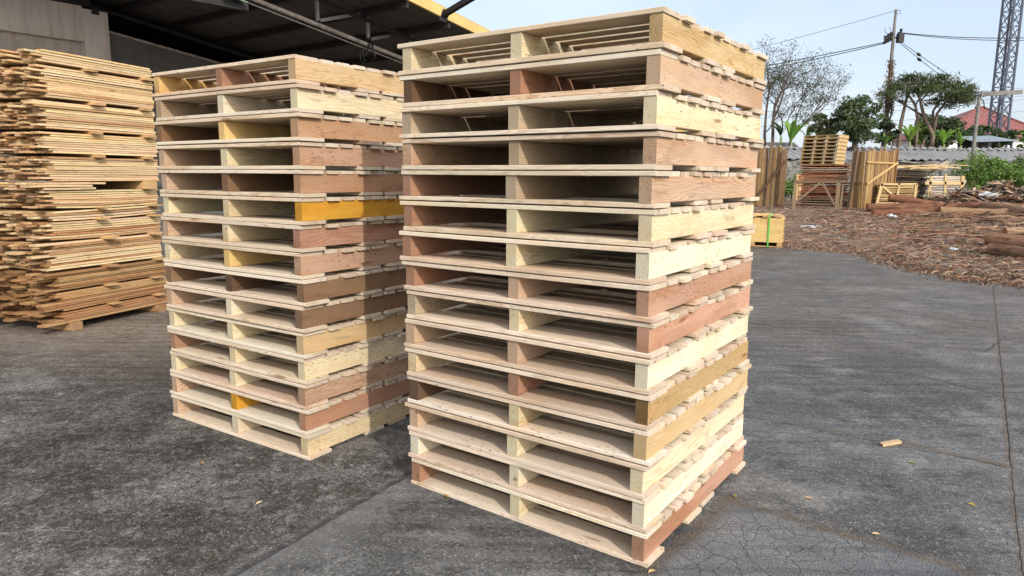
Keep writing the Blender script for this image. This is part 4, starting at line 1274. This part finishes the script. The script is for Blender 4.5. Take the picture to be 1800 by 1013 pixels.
LEAFP = [(1292, 873, 'yellow green leaf beside the bottom of the right stack', (.42, .36, .05)), (1708, 888, 'yellow fallen leaf on the bare asphalt at the lower right', (.50, .38, .04)), (1604, 814, 'tiny green leaf below the pale offcut', (.22, .25, .03)),
         (1422, 877, 'tan dry leaf between the offcut and the crazed slab', (.48, .33, .16)), (1540, 940, 'pale dry leaf on the joint beside the crazed slab', (.55, .42, .25)), (783, 873, 'brown curled leaf at the foot of the right stack', (.40, .22, .08)),
         (355, 815, 'orange brown leaf on the rough asphalt below the left stack', (.42, .24, .09)), (456, 885, 'pale tan leaf on the rough asphalt left of the joint', (.58, .45, .28)), (1146, 1006, 'dry leaf at the near corner of the right stack', (.50, .34, .15))]
for px, py, lab, tn in LEAFP:
    p = onplane(px, py, (0, 0, .004), Vector((0, 0, 1)))
    m = MB(); L = .019; w_ = .0075
    vs = [(-L, 0, .002), (-L * .4, w_, .008), (L * .4, w_ * .9, .007), (L, 0, .003), (L * .4, -w_ * .9, .008), (-L * .4, -w_, .007), (0, 0, .001)]
    m.add(vs, [[0, 1, 6], [1, 2, 6], [2, 3, 6], [3, 4, 6], [4, 5, 6], [5, 0, 6]], None, tn)
    o = m.build('fallen_leaf', M['leaf']); o.location = tuple(p); o.rotation_euler.z = rnd.uniform(0, 6)
    tag(o, lab, 'fallen leaf', 'fallen leaves on the asphalt')

# ------------------------------------------------------------------ block wall and long low roof
WY = 38.0
wz = .36
x0, x1 = at(1000, 300, WY).x, 48.0
wl = thing('block_wall', 'weathered grey concrete block wall below the long corrugated roof', 'wall', (x0, WY, wz))
m = MB()
V = [(0, 0, -.5), (x1 - x0, 0, -.5), (x1 - x0, 0, 2.0), (0, 0, 2.0), (0, .15, -.5), (x1 - x0, .15, -.5), (x1 - x0, .15, 2.0), (0, .15, 2.0)]
G = [(v[0], v[2], 0) for v in V]
m.add(V, [[0, 1, 2, 3], [5, 4, 7, 6], [3, 2, 6, 7], [0, 3, 7, 4], [1, 5, 6, 2]], G)
m.build('wall', M['block'], wl)
m = MB(); u = 0
while u < x1 - x0:
    wd = rnd.uniform(.35, .45); m.box((u, -.02, 2.003), (u + wd - .012, .17, 2.003 + rnd.choice((.06, .10, .14, .05)))); u += wd
m.build('coping', M['block'], wl)

lr = thing('low_shed', 'long low shed with a grey corrugated cement sheet roof behind the wall', 'shed', (x0, WY + .4, 0))
m = MB(); n = int((x1 - x0) / .09); vs = []; gs = []
ez, rz_ = 2.50, 3.22
for i in range(n + 1):
    x = i * .09; wv = .05 * sin(x * 2 * pi / .45)
    zz = (.0 if x < 10 else (-.0)) + .02 * sin(x * .7)
    for (y, z) in ((0, ez), (2.0, (ez + rz_) / 2 - .015), (4.2, rz_)):
        vs.append((x + (4.2 - y) * -.06, y, z + wv + zz)); gs.append((y, x, 0))
fs = []
for i in range(n):
    for j in range(2):
        a = i * 3 + j; fs.append([a, a + 3, a + 4, a + 1])
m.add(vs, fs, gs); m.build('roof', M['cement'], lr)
m = MB(); vs = []; gs = []     # ridge: wavy cover pieces standing up against the sky
for i in range(n + 1):
    x = i * .09; wv = .055 * (1 if sin(x * 2 * pi / .36) > 0 else -.3); zz = .02 * sin(x * .7)
    for (y, z) in ((3.9, rz_ - .02), (4.25, rz_ + .13), (4.6, rz_ - .02)): vs.append((x, y, z + wv + zz)); gs.append((y, x, 0))
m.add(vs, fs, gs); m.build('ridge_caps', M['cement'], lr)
m = MB(); m.box((0, .7, -.2), (x1 - x0, .85, ez - .05)); m.box((0, 4.2, -.2), (x1 - x0, 4.3, 3.0)); m.build('wall', M['greywall'], lr)
m = MB()
for k_ in range(26):
    u = rnd.uniform(11, 36); m.plank(rnd.uniform(.5, 1.4), rnd.uniform(.1, .3), .03, (u, rnd.uniform(-.25, .1), 2.33 + rnd.uniform(-.05, .05)), Vector((1, rnd.uniform(-.3, .3), rnd.uniform(-.1, .1))).normalized(), (0, 1, 0), None, vary((.34, .32, .30), .3))
o = m.build('roof_scraps', M['old']); o.location = (x0, WY + .08, .0)
tag(o, 'broken sheets and scraps lying along the top of the block wall', 'scraps', kind='stuff')

# small dark roofed house at left
hb = at(1392, 262, 52)
hs = thing('house', 'small house with an old dark tiled roof and white gable', 'house', (hb.x, hb.y, 0))
m = MB()
V = [(-3.2, -2, 2.6), (1.05, -2, 2.6), (.75, 1.6, 4.15), (-3.2, 1.6, 4.15), (-3.2, 5, 2.6), (1.05, 5, 2.6)]
m.add(V, [[0, 1, 2, 3], [3, 2, 5, 4]], [(v[1], v[0], 0) for v in V]); m.build('roof', M['darktile'], hs)
m = MB(); V = [(.70, -1.9, 0), (.70, 4.9, 0), (.70, 4.9, 2.6), (.72, 1.6, 4.05), (.70, -1.9, 2.6)]; V += [(v[0] - .15, v[1], v[2]) for v in V]
m.add(V, [[0, 1, 2, 3, 4], [9, 8, 7, 6, 5]]); m.build('gable', M['white'], hs)
m = MB(); m.box((-3.1, -1.85, 0), (.5, -1.7, 2.6)); m.build('wall', M['white'], hs)

# red tiled house
hy = 78.0
pk = at(1722, 188, hy); l0 = at(1640, 235, hy - 4); r0 = at(1828, 236, hy - 4)
rh_ = thing('house', 'house with a red tiled hipped roof beyond the trees', 'house', (pk.x, hy, 0))
W0 = l0.x - pk.x; W1 = r0.x - pk.x; ze = l0.z - .35; zp = pk.z
V = [(W0, -5, ze), (W1 + 1, -5, ze), (W1 + 1, 6, ze), (W0, 6, ze), (0, 0, zp), (.25, 0, zp)]
m = MB()
sl2 = math.hypot(5, zp - ze)
m.add([V[0], V[1], V[5], V[4]], [[0, 1, 2, 3]], [(V[0][0], sl2, 0), (V[1][0], sl2, 0), (.25, 0, 0), (0, 0, 0)])
m.add([V[3], V[0], V[4]], [[0, 1, 2]], [(-5, sl2, 0), (6, sl2, 0), (0, 0, 0)])
m.add([V[1], V[2], V[5]], [[0, 1, 2]], [(-5, sl2, 0), (6, sl2, 0), (0, 0, 0)])
m.add([V[2], V[3], V[4], V[5]], [[0, 1, 2, 3]], [(0, sl2, 0), (9, sl2, 0), (4, 0, 0), (4, 0, 0)])
m.build('roof', M['tile'], rh_)
m = MB(); m.bar(Vector(V[0]) + Vector((0, 0, .06)), Vector(V[4]) + Vector((0, 0, .06)), .22, .14); m.bar(Vector(V[1]) + Vector((0, 0, .06)), Vector(V[5]) + Vector((0, 0, .06)), .22, .14); m.build('hip_caps', M['tile'], rh_)
m = MB(); m.box((W0 + .7, -4.2, 0), (W1 + .2, 5.2, ze + .1)); m.build('wall', M['white'], rh_)

# flat blue-grey shelter roof under the tower
fa = at(1714, 250, 43.5); fb = at(1786, 248, 43.5)
ft = thing('shelter', 'small shelter with a flat blue-grey sheet roof at the tower foot', 'shelter', (fa.x, fa.y, 0))
Wf = fb.x - fa.x
m = MB()
V = [(-.1, 0, fa.z), (Wf, 0, fb.z), (Wf - .15, 2.2, fb.z + .40), (.2, 2.2, fa.z + .40)]; V += [Vector(v) + Vector((0, 0, .05)) for v in V]
m.add(V, [[3, 2, 1, 0], [4, 5, 6, 7], [0, 1, 5, 4], [1, 2, 6, 5], [2, 3, 7, 6], [3, 0, 4, 7]], [(v[1], v[0], 0) for v in V]); m.build('roof', M['bluesheet'], ft)
for x in (.15, Wf - .2, Wf * .6):
    m = MB(); m.box((x, .1, 0), (x + .1, .2, fa.z)); m.build('post', M['darksteel'], ft)
m = MB(); m.box((.2, 1.9, 0), (Wf - .3, 2.0, fa.z + .3)); m.build('back_wall', M['darksteel'], ft)

# ------------------------------------------------------------------ utility poles, tower and wires
PY = 46.0
ptp = at(1575, 17, PY); pb = at(1563.5, 250, PY)
up_ = thing('utility_pole', 'tall grey concrete utility pole carrying black switchgear', 'utility pole', (ptp.x, PY, 0))
m = MB(); m.tube([(0, 0, 0), (0, 0, ptp.z * .62), (0, 0, ptp.z)], [.19, .135, .075], 8); m.build('pole', M['pole'], up_)


def rel(px, py, Y=PY): return at(px, py, Y) - Vector((ptp.x, PY, 0))


m = MB(); m.bar(rel(1553, 77), rel(1575, 66), .12, .10, Vector((0, 0, 1))); m.build('crossarm', M['darksteel'], up_)
for k_, (px, py) in enumerate(((1556, 76), (1561, 73), (1566, 70), (1583, 64), (1579, 70))):
    a = rel(px, py, PY - .15); m = MB(); m.tube([a, a + Vector((0, 0, .12)), a + Vector((0, 0, .2)), a + Vector((0, 0, .45))], [.09, .11, .07, .09], 8); m.build('insulator', M['black'], up_)
m = MB(); a = rel(1582, 66, PY - .1); m.box((a.x - .17, a.y - .2, a.z - .32), (a.x + .17, a.y + .15, a.z + .22)); m.build('switch_box', M['black'], up_)
m = MB()
for (cx, cy, rr) in ((1561, 54, 5.5), (1560, 66, 7)):
    pts = [rel(cx + rr * cos(a_), cy + rr * sin(a_), PY - .1) for a_ in np.linspace(-1.2, 3.8, 14)]
    m.tube(pts, .018, 5)
m.tube([rel(1575, 18), rel(1583, 19, PY - .3), rel(1583, 24, PY - .2), rel(1577, 25)], .015, 5)
m.build('jumper_loops', M['wire'], up_)

P2Y = 36.6
q2 = at(1722, 165, P2Y)
u2 = thing('utility_pole', 'short concrete pole with one long grey crossarm pointing right', 'utility pole', (q2.x, P2Y, 0))
m = MB(); m.tube([(0, 0, 0), (0, 0, q2.z)], [.105, .08], 8); m.build('pole', M['pole'], u2)
m = MB(); m.bar(at(1724, 166, P2Y - .1) - Vector((q2.x, P2Y, 0)), at(1797, 162, P2Y - .5) - Vector((q2.x, P2Y, 0)), .20, .16, Vector((0, 0, 1))); m.build('crossarm', M['pole'], u2)
m = MB(); a = at(1714, 161, P2Y) - Vector((q2.x, P2Y, 0)); m.tube([a, (0, 0, q2.z - .05)], .03, 6); a2_ = at(1729, 178, P2Y) - Vector((q2.x, P2Y, 0)); m.tube([(0, 0, q2.z - .2), a2_, a2_ + Vector((.1, 0, -.4))], .025, 6); m.build('guy_fitting', M['black'], u2)

TY = 62.0
tb = at(1753, 240, TY)
tw_ = thing('lattice_tower', 'tall blue-grey steel lattice tower rising out of the picture', 'tower', (tb.x, TY, 0))
hw = .50
legs = [(-hw, -hw), (hw, -hw), (hw, hw), (-hw, hw)]
rzT = .35
legs = [(x * cos(rzT) - y * sin(rzT), x * sin(rzT) + y * cos(rzT)) for x, y in legs]
TH = 26.0
for (x, y) in legs:
    m = MB(); m.tube([(x * 1.12, y * 1.12, 0), (x, y, 8), (x * .96, y * .96, TH)], .10, 6); m.build('leg', M['tower'], tw_)
m = MB(); hgt = 1.25; k_ = 0; z = .6
while z + hgt < TH:
    for i in range(4):
        a = legs[i]; b = legs[(i + 1) % 4]
        m.bar((a[0], a[1], z), (b[0], b[1], z), .07, .05)
        m.bar((a[0], a[1], z), (b[0], b[1], z + hgt), .05, .04); m.bar((b[0], b[1], z), (a[0], a[1], z + hgt), .05, .04)
    z += hgt
m.build('bracing', M['tower'], tw_)
m = MB(); m.tube([(-.15, -.1, 0), (-.15, -.1, TH)], .03, 5); m.tube([(.15, -.1, 0), (.15, -.1, TH)], .03, 5)
for i in range(60): m.tube([(-.15, -.1, .4 + i * .42), (.15, -.1, .4 + i * .42)], .018, 4)
m.build('ladder', M['tower'], tw_)


def wire(label, pts, r, sag=.0, mat='wire'):
    a, b = Vector(pts[0]), Vector(pts[1]); m = MB()
    m.tube([a.lerp(b, i / 16) - Vector((0, 0, sag * 4 * (i / 16) * (1 - i / 16))) for i in range(17)], r, 5)
    return tag(m.build('power_line', M[mat]), label, 'power line')


wire('thin wire from the tall pole tip down leftwards over the trees', (at(1574, 19, PY), at(1150, 130, 52)), .018, .1, 'faintwire')
wire('thick cable leaving the tall pole leftwards, upper of a pair', (at(1553, 75, PY), at(1150, 150, 50)), .028, .1)
wire('thick cable leaving the tall pole leftwards, lower of a pair', (at(1553, 77, PY), at(1150, 154, 50)), .026, .2)
wire('upper cable from the tall pole to the right across the tower', (at(1586, 58, PY), at(1880, 63, 44)), .026, .22)
wire('lower cable from the tall pole to the right across the tower', (at(1586, 59, PY), at(1880, 67.5, 44)), .022, .25)
wire('steep guy wire from the tall pole to the crossarm pole, upper', (at(1584, 74, PY), at(1722, 167, P2Y)), .018, .05)
wire('steep guy wire from the tall pole down into the feathery tree', (at(1582, 76, PY), at(1700, 168, 38)), .018, .05)
for i, (px, py, Y) in enumerate(((1615, 96, 44.0), (1616, 105, 44.0))):
    m = MB(); p = at(px, py, 43.6); m.tube([p + Vector((-.12, 0, .08)), p, p + Vector((.12, 0, -.08))], [.05, .10, .05], 7)
    tag(m.build('guy_insulator', M['black']), ('upper black egg insulator on the guy wires', 'lower black egg insulator on the guy wires')[i], 'insulator')
FW = ((1350, 182, 1800, 152), (1350, 196, 1800, 166), (1345, 208, 1800, 172), (1345, 222, 1800, 193))
LABW = ('highest', 'second highest', 'third highest', 'lowest')
for i, (xa, ya, xb, yb) in enumerate(FW):
    wire('%s of the faint grey wires passing behind the trees' % LABW[i], (at(xa - 60, ya + 2, 70), at(xb + 60, yb - 3, 70)), .02, .3, 'faintwire')


# ------------------------------------------------------------------ vegetation
def blotch(C, base, var, rs):
    n = len(C)
    k_ = rs.uniform(1 - var, 1 + var, size=(n, 1))
    return np.clip(np.array(base)[None, :] * k_ * rs.uniform(.9, 1.1, size=(n, 3)), 0, 1)


def branch(m, p, d, L, r, depth, tips, bend=.25, spread=.6, nk=(2, 3), tint=(.2, .16, .12), upb=.15, shrink=.72, kids_at=.55):
    pts = [Vector(p)]; rad = [r]; n = 5
    dd = Vector(d).normalized()
    for i in range(n):
        dd = (dd + Vector((rnd.uniform(-bend, bend), rnd.uniform(-bend, bend), rnd.uniform(-bend, bend) * .6 + upb * .2))).normalized()
        pts.append(pts[-1] + dd * (L / n)); rad.append(r * (1 - .45 * (i + 1) / n))
    m.tube(pts, rad, 6 if r > .03 else 4, tint, True)
    if depth == 0:
        tips.extend([pts[-1], pts[-2], pts[-3]]); return
    for k_ in range(rnd.randint(*nk)):
        i = rnd.randint(max(1, int(n * kids_at)), n)
        sp_ = Vector((rnd.gauss(0, spread), rnd.gauss(0, spread), rnd.gauss(upb, spread * .6)))
        branch(m, pts[i], dd + sp_, L * shrink * rnd.uniform(.8, 1.15), rad[i] * .68, depth - 1, tips, bend, spread, nk, tint, upb, shrink, kids_at)


def crown_points(blobs, n, rs):
    """points near the surfaces of many clumps"""
    out = []
    wts = np.array([b[1] ** 2 for b in blobs]); wts = wts / wts.sum()
    for (c, r, sq), wq in zip(blobs, wts):
        k_ = max(1, int(n * wq))
        d = rs.normal(size=(k_, 3)); d /= np.linalg.norm(d, axis=1)[:, None]
        rr = r * rs.uniform(.25, 1.08, size=(k_, 1)) ** .6
        out.append(np.array(c)[None, :] + d * rr * np.array([1, 1, sq])[None, :])
    return np.concatenate(out)


def leafy_tree(name, label, px, Y, py_top, py_bot, w_px, base, leaf, n, trunk=(.17, .13, .10), cat='tree', gaps=.0, shape=1.0, nblob=26, upn=None, zbase=.3, var=.45, bsz=1.0):
    rs = np.random.default_rng(int(px * 7 + Y))
    c0 = at(px, (py_top + py_bot) / 2, Y); top = at(px, py_top, Y).z; bot = at(px, py_bot, Y).z
    hwd = w_px / FPX * Y * .5; hz = (top - bot) / 2
    t = thing(name, label, cat, (c0.x, Y, 0))
    m = MB(); tips = []
    for k_ in range(2): branch(m, (rnd.uniform(-.2, .2), rnd.uniform(-.2, .2), zbase), (rnd.uniform(-.1, .1), rnd.uniform(-.1, .1), 1), (bot + hz * .8) * .8, .15, 1, tips, .07, .35, (2, 3), trunk, .3, .35)
    m.build('trunk', M['bark'], t, True)
    blobs = []
    for k_ in range(nblob):
        d = rs.normal(size=3); d /= np.linalg.norm(d); rr = rs.uniform(.35, .92)
        r0 = rs.uniform(.20, .36) * min(hwd, hz * 1.3) * bsz
        wz_ = 1 - .25 * shape * max(0, d[2])
        blobs.append(((d[0] * rr * hwd * wz_, d[1] * rr * hwd * .8, (top + bot) / 2 + d[2] * rr * hz), r0, .75))
    C = crown_points(blobs, n, rs)
    m = MB()
    hue = rs.uniform(.8, 1.2, size=(len(blobs),))
    cols = blotch(C, base, var, rs)
    m.quads(C, leaf, cols, .6, .1, upn)
    m.build('crown', M['leaf'], t)
    return t


# dense round tree behind the far pallets and its lower neighbours
leafy_tree('leafy_tree', 'dense round dark green tree behind the far pallet stack', 1511, 42, 163, 262, 108, (.078, .108, .052), .19, 5600, nblob=64, shape=.3, bsz=.72)
leafy_tree('leafy_tree', 'lower bushy dark green tree left of the dense round one', 1452, 42.5, 196, 258, 66, (.085, .100, .050), .18, 2600, nblob=26, bsz=.8)
leafy_tree('leafy_tree', 'dark shadowy tree between the tall pole and the round tree', 1560, 43.5, 205, 262, 46, (.052, .072, .040), .19, 1700, nblob=14)
leafy_tree('leafy_tree', 'dark bushy tree under the feathery spreading tree', 1648, 50, 197, 262, 96, (.060, .085, .042), .22, 4200, nblob=30)
leafy_tree('leafy_tree', 'bright green leafy tree in front of the dark bushy one', 1622, 46.5, 210, 258, 44, (.085, .150, .035), .20, 1500, nblob=12)
leafy_tree('leafy_tree', 'dark green tree just left of the tower foot', 1716, 54, 217, 262, 66, (.060, .085, .042), .22, 2600, nblob=20)
leafy_tree('leafy_tree', 'dark green tree filling in behind the tower legs', 1764, 55, 218, 266, 52, (.062, .088, .045), .22, 2200, nblob=16)
leafy_tree('leafy_tree', 'yellow green tree at the picture edge right of the tower', 1800, 47, 226, 272, 34, (.11, .16, .035), .20, 1400, nblob=12)

# feathery umbrella tree
rs = np.random.default_rng(5)
UY = 44.0
ub = at(1640, 250, UY)
um = thing('feathery_tree', 'tall flat-topped feathery tree spreading behind the utility pole', 'tree', (ub.x, UY, 0))
m = MB()


def rl(px, py, dy=0.0):
    p = at(px, py, UY + dy); return Vector((p.x - ub.x, dy, p.z))


LIMBS = [([(1630, 268), (1640, 238), (1624, 205), (1618, 178), (1610, 155)], .15), ([(1640, 238), (1647, 200), (1664, 178), (1685, 165)], .10), ([(1641, 238), (1640, 196), (1652, 178), (1660, 150)], .09),
         ([(1612, 262), (1613, 210), (1609, 185), (1592, 160), (1580, 150)], .11), ([(1577, 258), (1584, 215), (1592, 180), (1600, 150)], .14), ([(1624, 205), (1600, 190), (1578, 178), (1560, 168)], .07),
         ([(1664, 178), (1690, 182), (1705, 170)], .05), ([(1618, 178), (1634, 160), (1650, 142)], .05), ([(1592, 180), (1572, 172), (1552, 165)], .05), ([(1652, 178), (1672, 172), (1690, 150)], .05), ([(1609, 185), (1622, 165), (1632, 148)], .05)]
tips = []
for pl, r0 in LIMBS:
    dy = rnd.uniform(-1.2, 1.2)
    pts = [rl(x, y, dy * i / len(pl)) for i, (x, y) in enumerate(pl)]
    if pl[0][1] > 245: pts[0] = Vector((pts[0].x, pts[0].y, .2))
    m.tube(pts, [r0 * (1 - .6 * i / (len(pts) - 1)) for i in range(len(pts))], 7, (.20, .15, .115))
    for p in pts[-2:]:
        for k_ in range(4):
            branch(m, p, (rnd.uniform(-1, 1), rnd.uniform(-1, 1), .12), .75, .025, 1, tips, .2, .4, (2, 3), (.16, .125, .10), .0)
m.build('trunk', M['bark'], um, True)
m = MB()
PADS = [(1592, 142, 26, 7), (1622, 138, 24, 6), (1650, 146, 26, 7), (1678, 150, 24, 6), (1700, 160, 18, 6), (1690, 176, 22, 6), (1668, 168, 18, 5), (1574, 155, 18, 6), (1560, 165, 14, 4), (1632, 152, 24, 6), (1606, 158, 20, 5), (1708, 152, 9, 3), (1645, 180, 18, 4), (1680, 162, 22, 6), (1640, 160, 16, 4), (1655, 135, 14, 3), (1600, 133, 16, 3), (1703, 172, 12, 5), (1672, 185, 10, 3)]
for (px, py, rx, ry) in PADS:
    k_ = int(rx * ry * 4.4)
    dy = rs.uniform(-2.2, 2.2)
    c = rl(px, py, dy); sx = rx / FPX * UY; sz = ry / FPX * UY
    d = rs.normal(size=(k_, 3)) * np.array([.52, .6, .75]) * np.array([sx, sx, sz])
    C = np.array(c)[None, :] + d
    C[:, 2] -= (d[:, 0] / sx) ** 2 * sz * 1.3
    m.quads(C, .22, blotch(C, (.072, .090, .036), .5, rs), .30, .05, 1.2)
m.build('crown', M['leaf'], um)

# bare tree at left
bt = at(1375, 255, 45)
b_ = thing('bare_tree', 'thinly leaved bare tree with several slender trunks behind the plank screen', 'tree', (bt.x, 45, 0))


def rb(px, py, dy=0.0):
    p = at(px, py, 45 + dy); return Vector((p.x - bt.x, dy, p.z))


m = MB(); tips = []
BL = [([(1352, 258), (1344, 235), (1347, 195), (1352, 160), (1350, 130)], .10), ([(1362, 258), (1359, 215), (1362, 185), (1375, 160), (1378, 135)], .11), ([(1362, 205), (1372, 182), (1378, 160), (1395, 140)], .07),
      ([(1378, 258), (1392, 235), (1412, 220), (1430, 205), (1446, 192)], .085), ([(1376, 222), (1374, 208), (1368, 200), (1361, 192)], .05), ([(1398, 230), (1400, 205), (1410, 180), (1425, 160)], .05),
      ([(1412, 220), (1432, 196), (1450, 180), (1468, 176)], .045), ([(1375, 160), (1395, 150), (1415, 145), (1438, 150)], .04), ([(1352, 160), (1360, 140), (1372, 128)], .04), ([(1380, 222), (1388, 205), (1396, 190), (1412, 168)], .04), ([(1362, 185), (1352, 172), (1344, 160)], .035)]
for pl, r0 in BL:
    dy = rnd.uniform(-1, 1)
    pts = [rb(x, y, dy * i / len(pl)) for i, (x, y) in enumerate(pl)]
    if pl[0][1] > 250: pts[0].z = .2
    m.tube(pts, [r0 * (1 - .6 * i / (len(pts) - 1)) for i in range(len(pts))], 6, (.13, .10, .085))
    for i, p in enumerate(pts[1:]):
        for k_ in range(3 if i else 2):
            branch(m, p, (rnd.uniform(-.6, 1.0), rnd.uniform(-.8, .8), .8), 1.1, .022, 2, tips, .22, .55, (2, 3), (.12, .095, .08), .15, .75)
m.build('trunk', M['bark'], b_)
rs = np.random.default_rng(8)
T = np.array([tuple(t) for t in tips]); 
keep = T[rs.random(len(T)) < np.where(T[:, 2] > 6.6, .75, .22)]
C = np.repeat(keep, 3, 0) + rs.normal(size=(len(keep) * 3, 3)) * .13
m = MB(); m.quads(C, .17, blotch(C, (.075, .085, .04), .5, rs), .28, .1, .8)
for (px, py, rx, ry) in [(rs.uniform(1350, 1455), rs.uniform(135, 215), 12, 4) for _ in range(16)] + list(((1356, 127, 18, 4), (1378, 133, 18, 4), (1402, 143, 16, 4), (1422, 150, 13, 3), (1440, 151, 10, 3), (1432, 163, 13, 3), (1345, 134, 9, 4), (1442, 178, 15, 4), (1462, 175, 16, 3), (1420, 188, 13, 4), (1390, 150, 16, 4), (1412, 168, 12, 4), (1470, 184, 12, 3), (1400, 205, 10, 4))):
    k_ = int(rx * ry * 2.0); c = rb(px, py, rs.uniform(-1.5, 1.5)); sx = rx / FPX * 45; sz = ry / FPX * 45
    C = np.array(c)[None, :] + rs.normal(size=(k_, 3)) * np.array([.55, .6, .8]) * np.array([sx, sx, sz])
    m.quads(C, .17, blotch(C, (.055, .066, .03), .5, rs), .28, .05, .9)
m.build('crown', M['leaf'], b_)


# banana plants and palms
def banana(name, label, px, pyb, Y, h, leaves, base=(.12, .20, .035), size=1.5):
    p = at(px, pyb, Y); t = thing(name, label, 'plant', (p.x, Y, p.z - h))
    m = MB(); m.tube([(0, 0, 0), (0, 0, h * .6), (.05, 0, h)], [.12, .10, .06], 8, (.20, .24, .09)); m.build('stem', M['bark'], t, True)
    m = MB()
    for k_ in range(int(leaves * 1.7)):
        a = rnd.uniform(0, 2 * pi); L = size * rnd.uniform(.7, 1.2); st = rnd.uniform(.95, 1.45); wl_ = .075 * L
        vs = []; tn = vary(base, .3)
        for i in range(8):
            u = i / 7; r = L * u * cos(st) * (1 + .2 * u); z = h + L * (u * sin(st) - .30 * u * u * u)
            ww = wl_ * math.sin(pi * min(1, u * .93 + .06)) ** .6
            c = Vector((cos(a) * r, sin(a) * r, z)); sd_ = Vector((-sin(a), cos(a), 0))
            vs += [c - sd_ * ww + Vector((0, 0, .05)), c, c + sd_ * ww + Vector((0, 0, .05))]
        fs_ = [[i * 3 + j, i * 3 + j + 1, i * 3 + j + 4, i * 3 + j + 3] for i in range(7) for j in range(2)]
        m.add(vs, fs_, None, tn)
    m.build('leaves', M['leaf'], t)


banana('banana_plant', 'banana plant with upright leaves below the bare tree', 1390, 250, 43, 2.2, 6, (.13, .23, .04), 1.9)
banana('banana_plant', 'drooping dark banana plant just left of the upright one', 1372, 240, 44, 3.0, 6, (.045, .075, .025), 1.2)
banana('banana_plant', 'small banana plant between the upright one and the far pallets', 1418, 246, 43, 2.4, 5, (.14, .24, .06), 1.1)
banana('banana_plant', 'banana plant with broad leaves under the feathery tree, left of the thick stumps', 1598, 250, 43, 2.4, 8, (.16, .27, .04), 1.7)
banana('banana_plant', 'banana plant rising behind the roof ridge right of the feathery trunks', 1658, 254, 43, 2.0, 7, (.17, .30, .045), 1.4)
banana('banana_plant', 'small banana plant behind the roof near the crossarm pole', 1688, 256, 43, 1.8, 5, (.15, .26, .04), 1.1)
banana('banana_plant', 'low green banana tuft behind the pale gap of the wall', 1556, 254, 43, 1.8, 5, (.13, .22, .045), .8)

# vine on the tall pole
rs = np.random.default_rng(21)
m = MB()
for k_ in range(46):
    y0 = rnd.uniform(118, 185); x0_ = 1570 - (y0 - 110) * .05
    a = at(x0_ + rnd.uniform(-4, 4), y0, PY - .25); pts = [a]
    for i in range(5): pts.append(pts[-1] + Vector((rnd.uniform(-.22, .10), rnd.uniform(-.1, .1), rnd.uniform(-.38, -.05))))
    m.tube(pts, .014, 4, vary((.20, .145, .10), .3))
for k_ in range(14):
    pts = [at(1566 + rnd.uniform(-5, 5) - i * .6, 112 + i * 18, PY - .22) for i in range(9)]
    m.tube(pts, .022, 5, vary((.22, .16, .11), .3))
C = np.array([tuple(at(rnd.gauss(1566, 4), rnd.uniform(105, 200), PY - .25)) for _ in range(420)])
C2 = np.array([tuple(at(rnd.gauss(1556, 7), rnd.gauss(172, 10), PY - .3)) for _ in range(260)])
C = np.concatenate([C, C2])
m.quads(C, .17, blotch(C, (.15, .105, .065), .5, rs), .4, .4)
tag(m.build('dry_vine', M['bark']), 'dry brown vine climbing the tall utility pole', 'vine')


def shrub(label, px, Y, py_top, py_bot, w_px, base, n, leaf=.13, nb=16):
    rs = np.random.default_rng(int(px * 3 + 1))
    top = at(px, py_top, Y).z; c0 = at(px, py_bot, Y); bz_ = zg(c0.x, Y); hw_ = w_px / FPX * Y / 2
    t = thing('shrub', label, 'shrub', (c0.x, Y, bz_)); H = top - bz_
    m = MB()
    for k_ in range(14):
        a = rnd.uniform(-hw_, hw_) * .7; m.tube([(a * .5, 0, 0), (a * .8, rnd.uniform(-.3, .3), H * .5), (a, rnd.uniform(-.4, .4), H * .92)], [.02, .014, .006], 4, (.14, .13, .06))
    m.build('stems', M['bark'], t)
    blobs = [((rs.uniform(-hw_, hw_) * .85, rs.uniform(-.6, .6), 0), rs.uniform(.3, .5) * min(1.0, H), .9) for _ in range(nb)]
    blobs = [((b[0][0], b[0][1], rs.uniform(.12, .95) * H * (1 - .35 * abs(b[0][0]) / hw_)), b[1], b[2]) for b in blobs]
    C = crown_points(blobs, n, rs); C[:, 2] = np.maximum(C[:, 2], .02)
    m = MB(); m.quads(C, leaf, blotch(C, base, .5, rs), .5, .1, .4); m.build('foliage', M['leaf'], t)


shrub('tall bright green shrub in front of the block wall beside the crossarm pole', 1722, 33.5, 262, 345, 78, (.125, .205, .04), 6500, .14, 44)
shrub('green shrub behind the bark heap at the far right', 1772, 32, 290, 345, 80, (.115, .19, .04), 5200, .14, 36)
shrub('low shrub right of the whitish offcut stack', 1700, 31.5, 312, 345, 34, (.12, .20, .04), 1200, .13, 10)
shrub('rounded green shrub above the dark veneer heap', 1606, 35.5, 282, 330, 40, (.085, .14, .035), 1700, .13, 14)
shrub('bright weeds behind the low timber frame', 1400, 33, 298, 345, 46, (.12, .21, .04), 2200, .12, 16)
shrub('small dark shrub at the wall right of the shelter', 1792, 36, 262, 300, 26, (.07, .11, .03), 900, .14, 8)
